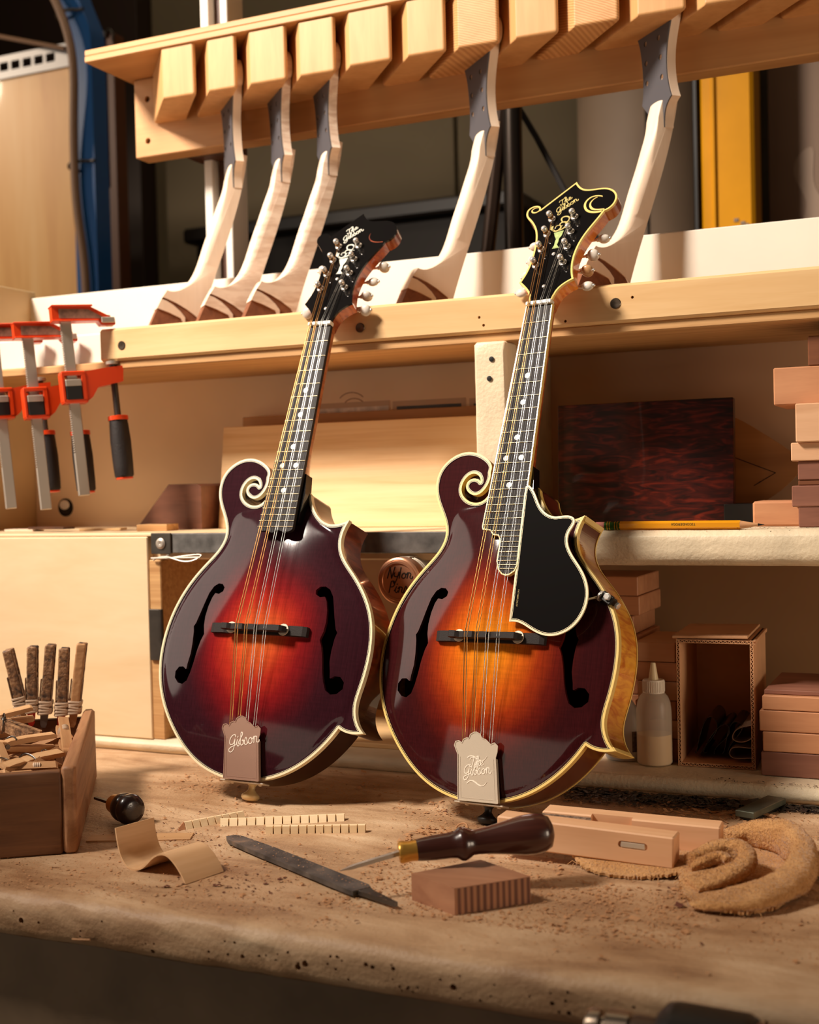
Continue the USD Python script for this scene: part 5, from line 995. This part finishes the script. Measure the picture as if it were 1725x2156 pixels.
# file
fa = np.array([-.405, .853]); fb2 = np.array([-.624, .967]); fdv = fa-fb2; FL = np.linalg.norm(fdv)
fl_ = thing('file', 'flat dark steel file with a tapered tang lying on the bench', 'file', (fb2[0], fb2[1], .0022), math.atan2(fdv[1], fdv[0]))
fpoly = Polygon([(.001, -.004), (.012, -.0085), (.06, -.0098), (.196, -.0102), (.205, -.0098), (.205, -.0055), (.212, -.0048), (.247, -.0014), (.2472, .0014), (.212, .0046), (.205, .0072), (.199, .0098), (.06, .0096), (.010, .0072), (.003, .004)])
part(fl_, 'blade', disp(refined(ext(fpoly.intersection(sbox(0, -.02, .2045, .02)), .0038, 0), .004), .00012, 300, 2), usdkit.material(stage, LK+'file_steel', {'t': ('texture_coordinate', {}), 'n': ('noise_texture', {'scale': 60., 'detail': 5.}), 'w': ('wave_texture', {'bands_direction': 'diagonal', 'scale': 420.}), 'r': ('rgb_ramp', {'ramp': [(.35, lin((70, 66, 64))), (.62, lin((112, 104, 98))), (.75, lin((150, 128, 108)))]}), 'b': ('bump', {'strength': .3, 'distance': .0004}), 'p': ('principled_bsdf', {'roughness': .5, 'metallic': .5})}, [('t.object', 'n.vector'), ('t.object', 'w.vector'), ('n.fac', 'r.fac'), ('r.color', 'p.base_color'), ('w.fac', 'b.height'), ('b.normal', 'p.normal')], surface='p.BSDF'), 25)
part(fl_, 'tang', ext(fpoly.intersection(sbox(.2045, -.02, .26, .02)), .0034, .0001), m_darksteel, 25)
# hand graver lying over the walnut block
wbk = wood('walnut_offcut', (150, 98, 70), (186, 134, 100), 'x', 8., 60., .55, bump=.15)
wbe = wood('walnut_endgrain', (104, 58, 36), (178, 122, 86), 'z', 8., 60., .6, ring=.6, ringscale=60., ringdist=1.5)
bq = [(-.4035, .8775), (-.3585, .8560), (-.3150, .9020), (-.3660, .9290)]
bk2 = thing('walnut_block', 'square brown block with striped end grain under the dark turned handle', 'wood block', (-.3585, .856, 0))
q = Polygon(bq); q = affinity.translate(q, .3585, -.856)
part(bk2, 'block', ext(q.buffer(-.0006).buffer(.0006), .0205, 0), wbk, 25)
e0, e1 = np.array([0, 0.]), np.array([.0435, .046]); ed = (e1-e0)/np.linalg.norm(e1-e0)
part(bk2, 'end_grain', axes(ext(sbox(.0006, .0006, np.linalg.norm(e1-e0)-.0006, .0199), .0003), (0, 0, 0), (ed[0], ed[1], 0), (0, 0, 1), (ed[1], -ed[0], 0)), wbe, False, label='striped end grain face')
# the graver itself: handle axis from its ferrule to its knob
h0, h1 = np.array([-.4125, .890, .0330]), np.array([-.3165, .949, .0420]); hd_ = h1-h0; HL = np.linalg.norm(hd_)
ax_ = hd_/HL; ay = np.cross([0, 0, 1.], ax_); ay /= np.linalg.norm(ay); az = np.cross(ax_, ay)
M4 = np.eye(4); M4[:3, 0], M4[:3, 1], M4[:3, 2], M4[:3, 3] = ax_, ay, az, h0+np.array([0, 0, BZ])
hc = thing('carving_tool', 'carving tool with a dark turned handle and brass ferrule resting on the block', 'chisel', matrix=M4)
part(hc, 'handle', lathe([(0, .008), (.0082, .008), (.0088, .012), (.0096, .022), (.0098, .034), (.0104, .039), (.0128, .0425), (.0132, .0455), (.0116, .0490), (.0098, .0520), (.0096, .056), (.0106, .066), (.0130, .080), (.0152, .092), (.0158, .101), (.0148, .109), (.0120, .1145), (.0060, .1172), (0, .1175)], 44, 'x'), m_handle, 60)
part(hc, 'ferrule', lathe([(0, -.006), (.0078, -.006), (.0086, -.0045), (.0084, -.002), (.0078, .003), (.0082, .0085), (0, .0085)], 36, 'x'), m_brass, 50)
b_end = np.array([-.452, .8535, .0245]); M4i = np.linalg.inv(M4); be = (M4i@np.append(b_end+np.array([0, 0, BZ]), 1))[:3]
part(hc, 'blade', loft([[np.array([-.005, 0, 0])*(1-t)+be*t+np.array([0, y*qq, z*qq]) for y, z in ((-.0022, -.0015), (.0022, -.0015), (.0022, .0015), (-.0022, .0015))] for t, qq in ((0, 1.1), (.8, .9), (1, .15))]), m_steel, 25)
# two maple bars propped on the cloth
def bar(label, c0_, c1_, z0, h, w, tilt, slot=None, notch=None):
    c0_, c1_ = np.array(c0_), np.array(c1_); d = c1_-c0_; L = np.linalg.norm(d)
    M_ = trimesh.transformations.rotation_matrix(math.atan2(d[1], d[0]), (0, 0, 1))@trimesh.transformations.rotation_matrix(-tilt, (0, 1, 0)); M_[:3, 3] = (c0_[0], c0_[1], z0+BZ)
    t = thing('maple_bar', label, 'wooden bar', matrix=M_)
    m = span(0, L, 0, w, 0, h, .0012); m = mani(m)
    if notch: m = m-manifold3d.Manifold.cube([notch[1]-notch[0], notch[2], h+.01]).translate([notch[0], -.0001, -.005])
    if slot: m = m-(manifold3d.Manifold.hull(manifold3d.Manifold.batch_boolean([manifold3d.Manifold.cylinder(.004, .0030, .0030, 16).rotate([90, 0, 0]).translate([x, .002, slot[2]]) for x in slot[:2]], manifold3d.OpType.Add)))
    part(t, 'bar', unmani(m), m_bar, 25)
    if slot: part(t, 'steel_insert', cat([span(slot[0]-.001, slot[1]+.001, .0004, .002, slot[2]-.0026, slot[2]+.0026, .0008)]), m_nickel)
    if notch: part(t, 'rough_end', span(.0, notch[0]*.0+.043, -.0001, .0008, .004, h-.002, .0002), m_bark, label='rough grey bark-like patch')
    return t
m_bar = wood('maple_bar_wood', (214, 160, 116), (236, 190, 148), 'x', 12., 50., .5, bump=.08)
m_bark = plain('rough_bark', (150, 128, 108), .8, var=.5, vs=260, bump=.9, bs=300)
bar('nearer pale bar with a grey steel insert, propped on the tan cloth', (-.3790, 1.000), (-.2285, .9985), .0110, .0255, .0215, -.028, (.108, .1265, .0150))
bar('farther pale notched bar with a rough grey end, behind the bar with the steel insert', (-.3520, 1.0400), (-.2010, 1.0480), .0085, .0250, .023, -.022, None, (.043, .078, .006))
# cloth: rumpled terry rag, a folded band round a hollow with a rolled end
m_cloth = usdkit.material(stage, LK+'tan_terry', {'t': ('texture_coordinate', {}), 'n': ('noise_texture', {'scale': 420., 'detail': 4.}), 'n2': ('noise_texture', {'scale': 30., 'detail': 4.}), 'w': ('wave_texture', {'bands_direction': 'x', 'scale': 120., 'distortion': 9., 'detail': 3.}), 'a': ('math', {'math_type': 'add'}), 'r': ('rgb_ramp', {'ramp': [(.3, lin((182, 130, 78))), (.7, lin((212, 162, 108)))]}), 'b': ('bump', {'strength': 1., 'distance': .0022}), 'p': ('principled_bsdf', {'roughness': .95, 'sheen_weight': .35, 'sheen_roughness': .4, 'specular_ior_level': .1})},
    [('t.object', 'n.vector'), ('t.object', 'n2.vector'), ('t.object', 'w.vector'), ('n2.fac', 'r.fac'), ('n.fac', 'a.value1'), ('n2.fac', 'a.value2'), ('a.value', 'b.height'), ('b.normal', 'p.normal'), ('r.color', 'p.base_color')], surface='p.BSDF')
cl = thing('tan_cloth', 'crumpled tan terry cloth with frayed edges under the pale bars', 'cloth', (0, 0, 0))
def folded(path, rw, rh, seed, flat=.6, amp=.0022, n=110):
    p = smooth_pts(path, n); t = np.gradient(p, axis=0); t[:, 2] *= .3; t /= np.linalg.norm(t, axis=1, keepdims=True)
    rw = np.interp(np.linspace(0, 1, n), np.linspace(0, 1, len(rw)), rw); rh = np.interp(np.linspace(0, 1, n), np.linspace(0, 1, len(rh)), rh); rings = []
    for k in range(n):
        s = np.cross([0, 0, 1.], t[k]); s /= np.linalg.norm(s); an = np.linspace(0, 2*math.pi, 40, endpoint=False)
        c_, s_ = np.cos(an), np.sin(an)
        rings.append(p[k]+rw[k]*(np.sign(c_)*np.abs(c_)**flat)[:, None]*s+np.array([0, 0, 1.])*(rh[k]*(np.sign(s_)*np.abs(s_)**.8))[:, None])
    m = loft(rings); v = m.vertices
    m.vertices = v+m.vertex_normals*((meshkit.fbm(v*60+seed, 3, seed)-.5)*amp*2+(meshkit.noise(v*520, seed)-.5)*.0015)[:, None]
    return m
band = folded([(-.200, 1.082, .010), (-.186, 1.094, .0140), (-.163, 1.086, .0175), (-.141, 1.058, .0180), (-.131, 1.020, .0165), (-.134, .984, .0140), (-.150, .956, .0105), (-.172, .940, .0075), (-.196, .940, .0050)], [.009, .010, .010, .010, .0105, .012, .015, .019, .017], [.008, .012, .0150, .0155, .0145, .012, .0085, .0055, .0032], 3, .75)
part(cl, 'folded_band', band, m_cloth, 60)
roll = folded([(-.216, 1.004, .0110), (-.203, 1.020, .0160), (-.188, 1.026, .0200), (-.176, 1.018, .0205), (-.172, 1.002, .0170), (-.180, .988, .0125), (-.194, .976, .0090), (-.208, .966, .0060)], [.007, .0075, .007, .007, .008, .010, .013, .014], [.008, .009, .0085, .0080, .0075, .0065, .0050, .0034], 8, .8, .0016)
part(cl, 'rolled_end', roll, m_cloth, 60)
inner = folded([(-.214, .996, .0100), (-.203, 1.004, .0150), (-.193, 1.009, .0175), (-.186, 1.003, .0170)], [.004, .005, .005, .003], [.004, .005, .005, .003], 21, .8, .0012, 40)
part(cl, 'inner_fold', inner, m_cloth, 60)
def sheet(outl, hfun, th, seed, fray=.0022):
    o = np.array(Polygon(outl).segmentize(.0015).exterior.coords)[:-1]
    c = o.mean(0); dirn = o-c; dirn /= np.linalg.norm(dirn, axis=1, keepdims=True)
    o = o+dirn*((meshkit.noise(np.c_[o*900, np.zeros(len(o))], seed)-.5)*fray*2)[:, None]
    P = Polygon(o).buffer(0); x0, y0, x1, y1 = P.bounds; X, Y = np.meshgrid(np.arange(x0, x1, .0022), np.arange(y0, y1, .0022)); p = np.stack([X.ravel(), Y.ravel()], 1); p = p[contains_xy(P.buffer(-.0012), p[:, 0], p[:, 1])]
    v = np.vstack([o, p]); f = Delaunay(v).simplices; cc = v[f].mean(1); f = f[contains_xy(P, cc[:, 0], cc[:, 1])]
    z = hfun(v)+(meshkit.noise(np.c_[v*700, np.zeros(len(v))], seed)-.5)*.0006
    top = np.c_[v, z+th]; bot = np.c_[v, z]; n = len(v); k = len(o); i = np.arange(k); j = (i+1) % k
    a = v[f]; flip = ((a[:, 1, 0]-a[:, 0, 0])*(a[:, 2, 1]-a[:, 0, 1])-(a[:, 1, 1]-a[:, 0, 1])*(a[:, 2, 0]-a[:, 0, 0])) < 0; f[flip] = f[flip][:, ::-1]
    return trimesh.Trimesh(np.vstack([top, bot]), np.vstack([f, f[:, ::-1]+n, np.stack([i, i+n, j], 1), np.stack([j, i+n, j+n], 1)]), process=False)
def hill(v): return .0006+.006*np.exp(-(((v[:, 0]+.205)/.02)**2+((v[:, 1]-1.0)/.03)**2))+.0035*meshkit.fbm(np.c_[v*40, np.zeros(len(v))], 3, 5)
fl1 = sheet(smooth_pts([(-.222, 1.004), (-.216, .968), (-.203, .940), (-.180, .924), (-.160, .926), (-.143, .945), (-.132, .985), (-.130, 1.03), (-.150, 1.08), (-.185, 1.10), (-.21, 1.05)], 60, True), hill, .0022, 4)
part(cl, 'spread_sheet', fl1, m_cloth, 60)
fl2 = sheet(smooth_pts([(-.315, 1.008), (-.305, .994), (-.285, .984), (-.262, .982), (-.235, .990), (-.215, 1.0), (-.205, 1.04), (-.21, 1.07), (-.27, 1.065), (-.31, 1.05)], 60, True), lambda v: .0006+.0055*np.clip((v[:, 1]-.984)/.02, 0, 1)+.002*meshkit.fbm(np.c_[v*60, np.zeros(len(v))], 3, 9)*np.clip((v[:, 1]-.984)/.02, .2, 1), .0022, 6)
part(cl, 'sheet_under_bars', fl2, m_cloth, 60)
fl3 = sheet(smooth_pts([(-.140, 1.06), (-.125, 1.03), (-.105, 1.045), (-.085, 1.075), (-.09, 1.11), (-.12, 1.10)], 50, True), lambda v: .0008+.005*meshkit.fbm(np.c_[v*50, np.zeros(len(v))], 3, 2), .0022, 7)
part(cl, 'trailing_end', fl3, m_cloth, 60)
def pile(ms, n, L, seed):
    r = np.random.RandomState(seed); V, Fc = [], []; k = 0
    for m, q in zip(ms, n):
        ar = m.area_faces; f = r.choice(len(ar), q, p=ar/ar.sum()); t = r.rand(q, 2); t[t.sum(1) > 1] = 1-t[t.sum(1) > 1]
        a, b, c = (m.vertices[m.faces[f, i]] for i in range(3)); p = a+(b-a)*t[:, :1]+(c-a)*t[:, 1:]; nn = m.face_normals[f]
        d = nn+r.normal(0, .6, (q, 3)); d /= np.linalg.norm(d, axis=1, keepdims=True); s = np.cross(d, r.normal(0, 1, (q, 3))); s /= np.linalg.norm(s, axis=1, keepdims=True)
        l = L*r.uniform(.6, 1.4, (q, 1)); w = .00014
        bend = r.normal(0, .45, (q, 3))*l
        V.append(np.stack([p+s*w, p-s*w, p+d*l*.7+s*w+bend*.3, p+d*l*.7-s*w+bend*.3, p+d*l+bend], 1).reshape(-1, 3)); i = k+np.arange(q)*5; k += q*5
        Fc += [np.stack([i, i+1, i+2], 1), np.stack([i+1, i+3, i+2], 1), np.stack([i+2, i+3, i+4], 1)]
    return trimesh.Trimesh(np.vstack(V), np.vstack(Fc), process=False)
part(cl, 'terry_pile', pile([band, roll, inner, fl1, fl2, fl3], [14000, 8000, 1200, 9000, 5000, 2000], .0007, 5), m_cloth, False, kind='stuff')
rs = np.random.RandomState(3); thr = []
for (a, b, n_) in (((-.222, 1.004), (-.205, .942), 26), ((-.205, .940), (-.150, .930), 26), ((-.312, 1.0), (-.235, .986), 26)):
    for k in range(n_):
        q0 = np.array(a)+(np.array(b)-np.array(a))*rs.rand(); dq = rs.normal(0, .0035, 2)+np.array([-.002, -.0025])
        thr.append(tube([(q0[0], q0[1], .003), (q0[0]+dq[0]*.5, q0[1]+dq[1]*.5, .003+rs.rand()*.002), (q0[0]+dq[0], q0[1]+dq[1], .001)], .0003, 4))
part(cl, 'loose_threads', cat(thr), m_cloth, 60, kind='stuff')
# dark scraper bar at the back right
d0, d1 = np.array([-.203, 1.189]), np.array([-.184, 1.252])
sb = thing('green_grey_bar', 'short dark green grey steel bar dusted with shavings at the back right', 'metal bar', (-.1945, 1.218, .0065), math.atan2(d1[1]-d0[1], d1[0]-d0[0]))
part(sb, 'bar', cbox(.068, .019, .0060, .0006), plain('green_steel', (92, 96, 82), .35, .5, var=.3, vs=60))
part(sb, 'foot', cbox(.06, .014, .004, .0004, (0, 0, -.0048)), m_black)
# tool lying on the shelf under the bench edge, close to the camera
dt = thing('hand_drill', 'dark out-of-focus drill with chrome chuck and dark red body, bottom right corner', 'drill', (-.2200, .7300, -.0660), -.05)
part(dt, 'chuck', lathe([(0, 0), (.011, 0), (.0120, .002), (.0120, .008), (.0095, .009), (.0095, .011), (.0130, .0125), (.0130, .026), (.0100, .028), (0, .028)], 28, 'x').apply_translation((.0, 0, .0560)), plain('drill_chrome', (150, 134, 118), .3, 1.), 40)
part(dt, 'neck', lathe([(0, .026), (.0110, .026), (.0120, .030), (.0120, .045), (0, .045)], 28, 'x').apply_translation((0, 0, .0560)), plain('drill_neck', (96, 80, 68), .4, .8), 40)
part(dt, 'gear_case', lathe([(0, .043), (.024, .043), (.0295, .048), (.0305, .054), (.0305, .094), (.0285, .098), (0, .098)], 36, 'x').apply_translation((0, 0, .048)), m_black, 40)
part(dt, 'motor_body', lathe([(0, .096), (.0275, .096), (.0285, .10), (.0275, .19), (.022, .20), (0, .20)], 36, 'x').apply_translation((0, 0, .0455)), plain('dark_red_plastic', (92, 26, 22), .35), 40)
part(dt, 'stand', cbox(.13, .030, .024, .003, (.115, 0, .006-.017)), m_black)

# ================================================================ dust, shavings, filings
rs = np.random.RandomState(21)
def flakes(n, cen, ext_, size, seed, thick=.00015, zc=.0, dens=None, curl=.5):
    r = np.random.RandomState(seed); V, Fc = [], []
    xy = np.stack([r.uniform(cen[0]-ext_[0], cen[0]+ext_[0], n*3), r.uniform(cen[1]-ext_[1], cen[1]+ext_[1], n*3)], 1)
    if dens is not None: xy = xy[r.rand(len(xy)) < dens(xy)]
    xy = xy[:n]; m = len(xy)
    L = size[0]*np.exp(r.normal(0, .55, m)); W = L*r.uniform(size[1], size[2], m); a = r.uniform(0, 2*math.pi, m); pt = r.uniform(-.35, .35, m); h = L*curl*r.uniform(0, .5, m)
    d = np.stack([np.cos(a), np.sin(a), np.zeros(m)], 1); s = np.stack([-np.sin(a), np.cos(a), pt], 1); o = np.c_[xy, np.full(m, zc+.0007)+L*.08]
    rows = []
    for q, z in ((-.5, .2), (0, 1.), (.5, .1)):
        for w in (-.5, .5): rows.append(o+d*(q*L)[:, None]+s*(w*W)[:, None]+np.array([0, 0, 1.])*(z*h)[:, None])
    V = np.stack(rows, 1).reshape(-1, 3); b = np.arange(m)*6
    F = np.vstack([np.stack([b+i, b+j, b+k], 1) for i, j, k in ((0, 2, 1), (1, 2, 3), (2, 4, 3), (3, 4, 5))])
    return trimesh.Trimesh(V, F, process=False)
clear = [(LineString([(-.403, .852), (-.626, .968)]).buffer(.011))]
def dens_top(xy):
    k = meshkit.fbm(np.c_[xy*11, np.zeros(len(xy))], 3, 6); return np.clip((k-.36)*4.0, .05, 1)
m_chip = usdkit.material(stage, LK+'pale_shavings', {'g': ('geometry', {}), 'r': ('rgb_ramp', {'ramp': [(0., lin((196, 146, 102))), (.5, lin((230, 190, 146))), (1., lin((250, 224, 188)))]}), 'p': ('principled_bsdf', {'roughness': .7}), 'tl': ('translucent_bsdf', {'color': lin((220, 170, 120))}), 'm': ('mix_closure', {'fac': .2})}, [('g.random_per_island', 'r.fac'), ('r.color', 'p.base_color'), ('p.BSDF', 'm.closure1'), ('tl.BSDF', 'm.closure2')], surface='m.closure')
m_chipd = usdkit.material(stage, LK+'brown_crumbs', {'g': ('geometry', {}), 'r': ('rgb_ramp', {'ramp': [(0., lin((96, 46, 26))), (1., lin((176, 110, 66)))]}), 'p': ('principled_bsdf', {'roughness': .8})}, [('g.random_per_island', 'r.fac'), ('r.color', 'p.base_color')], surface='p.BSDF')
dust = cat([flakes(11000, (-.42, 1.02), (.44, .225), (.0009, .3, .8), 1, dens=dens_top), flakes(800, (-.40, .98), (.42, .18), (.0020, .25, .7), 2, dens=dens_top), flakes(3600, (-.33, .905), (.14, .06), (.0012, .3, .8), 3), flakes(1400, (-.52, 1.18), (.3, .07), (.0018, .3, .7), 4), flakes(260, (-.235, 1.18), (.06, .03), (.0034, .2, .5), 5), flakes(200, (-.42, 1.04), (.06, .03), (.005, .2, .5), 6), flakes(500, (-.12, 1.06), (.07, .08), (.0022, .25, .6), 16)])
on_file = flakes(2000, (-.515, .91), (.11, .06), (.0006, .3, .8), 17, zc=.0060); fc_ = on_file.vertices.reshape(-1, 6, 3)[:, 2, :2]
keep_ = np.repeat(contains_xy(LineString([(-.412, .8566), (-.620, .9649)]).buffer(.0072), fc_[:, 0], fc_[:, 1]), 4); n_ = len(fc_); on_file = trimesh.Trimesh(on_file.vertices, on_file.faces.reshape(4, n_, 3).transpose(1, 0, 2).reshape(-1, 3)[keep_], process=False); on_file.remove_unreferenced_vertices()
dust = cat([dust, on_file])
solo('sawdust', dust, m_chip, 'pale sawdust and small shavings scattered over the bench top', 'sawdust', (0, 0, 0), kind='stuff', smooth=False)
crumbs = cat([flakes(500, (-.45, 1.0), (.40, .2), (.0011, .3, .8), 7, dens=dens_top), flakes(110, (-.56, .862), (.05, .03), (.0014, .3, .9), 8), flakes(140, (-.70, 1.0), (.06, .06), (.0013, .3, .8), 9), flakes(160, (-.40, 1.24), (.08, .02), (.0018, .3, .8), 10)])
solo('brown_crumbs', crumbs, m_chipd, 'dark brown wood crumbs scattered over the bench top', 'wood crumbs', (0, 0, 0), kind='stuff', smooth=False)
def dens_f(xy): 
    yy = 1.2585-(xy[:, 1]); u = (xy[:, 0]+.42)/.33; w = np.interp(u, [0, .15, .5, .8, 1], [.030, .050, .044, .024, .020]); return np.clip(1.25-yy/w, 0, 1)*(.55+.45*np.clip(u*1.6, 0, 1))
fil = cat([flakes(6500, (-.235, 1.2240), (.185, .0340), (.0028, .15, .4), 12, dens=dens_f, curl=.3), flakes(260, (-.30, 1.225), (.12, .03), (.0016, .2, .5), 13, curl=.3), flakes(160, (-.16, 1.2700), (.10, .006), (.0014, .2, .5), 14, zc=.0168, curl=.2), flakes(260, (-.22, 1.283), (.13, .012), (.0013, .2, .5), 15, zc=.2668, curl=.2)])
solo('black_filings', fil, plain('black_filings', (26, 22, 22), .4), 'black ebony filings heaped along the foot of the cream ledge', 'filings', (0, 0, 0), kind='stuff', smooth=False)
# curls of shaving lying by themselves
for k, (x, y, lab) in enumerate(((-.6415, .7795, 'small pale splinter stuck on the worn front edge of the bench'), (-.447, 1.075, 'small curled white shaving left of the right mandolin pin'))):
    solo('wood_shaving', tube(smooth_pts([(0, 0, .001), (.004, .002, .0045), (.009, .001, .005), (.012, -.002, .002)], 14), .0008, 6) if k else tube(smooth_pts([(-.008, 0, 0), (0, -.001, .001), (.009, 0, .0016)], 10), .0009, 6), m_chip, lab, 'shaving', (x, y, 0 if k else -.0285))
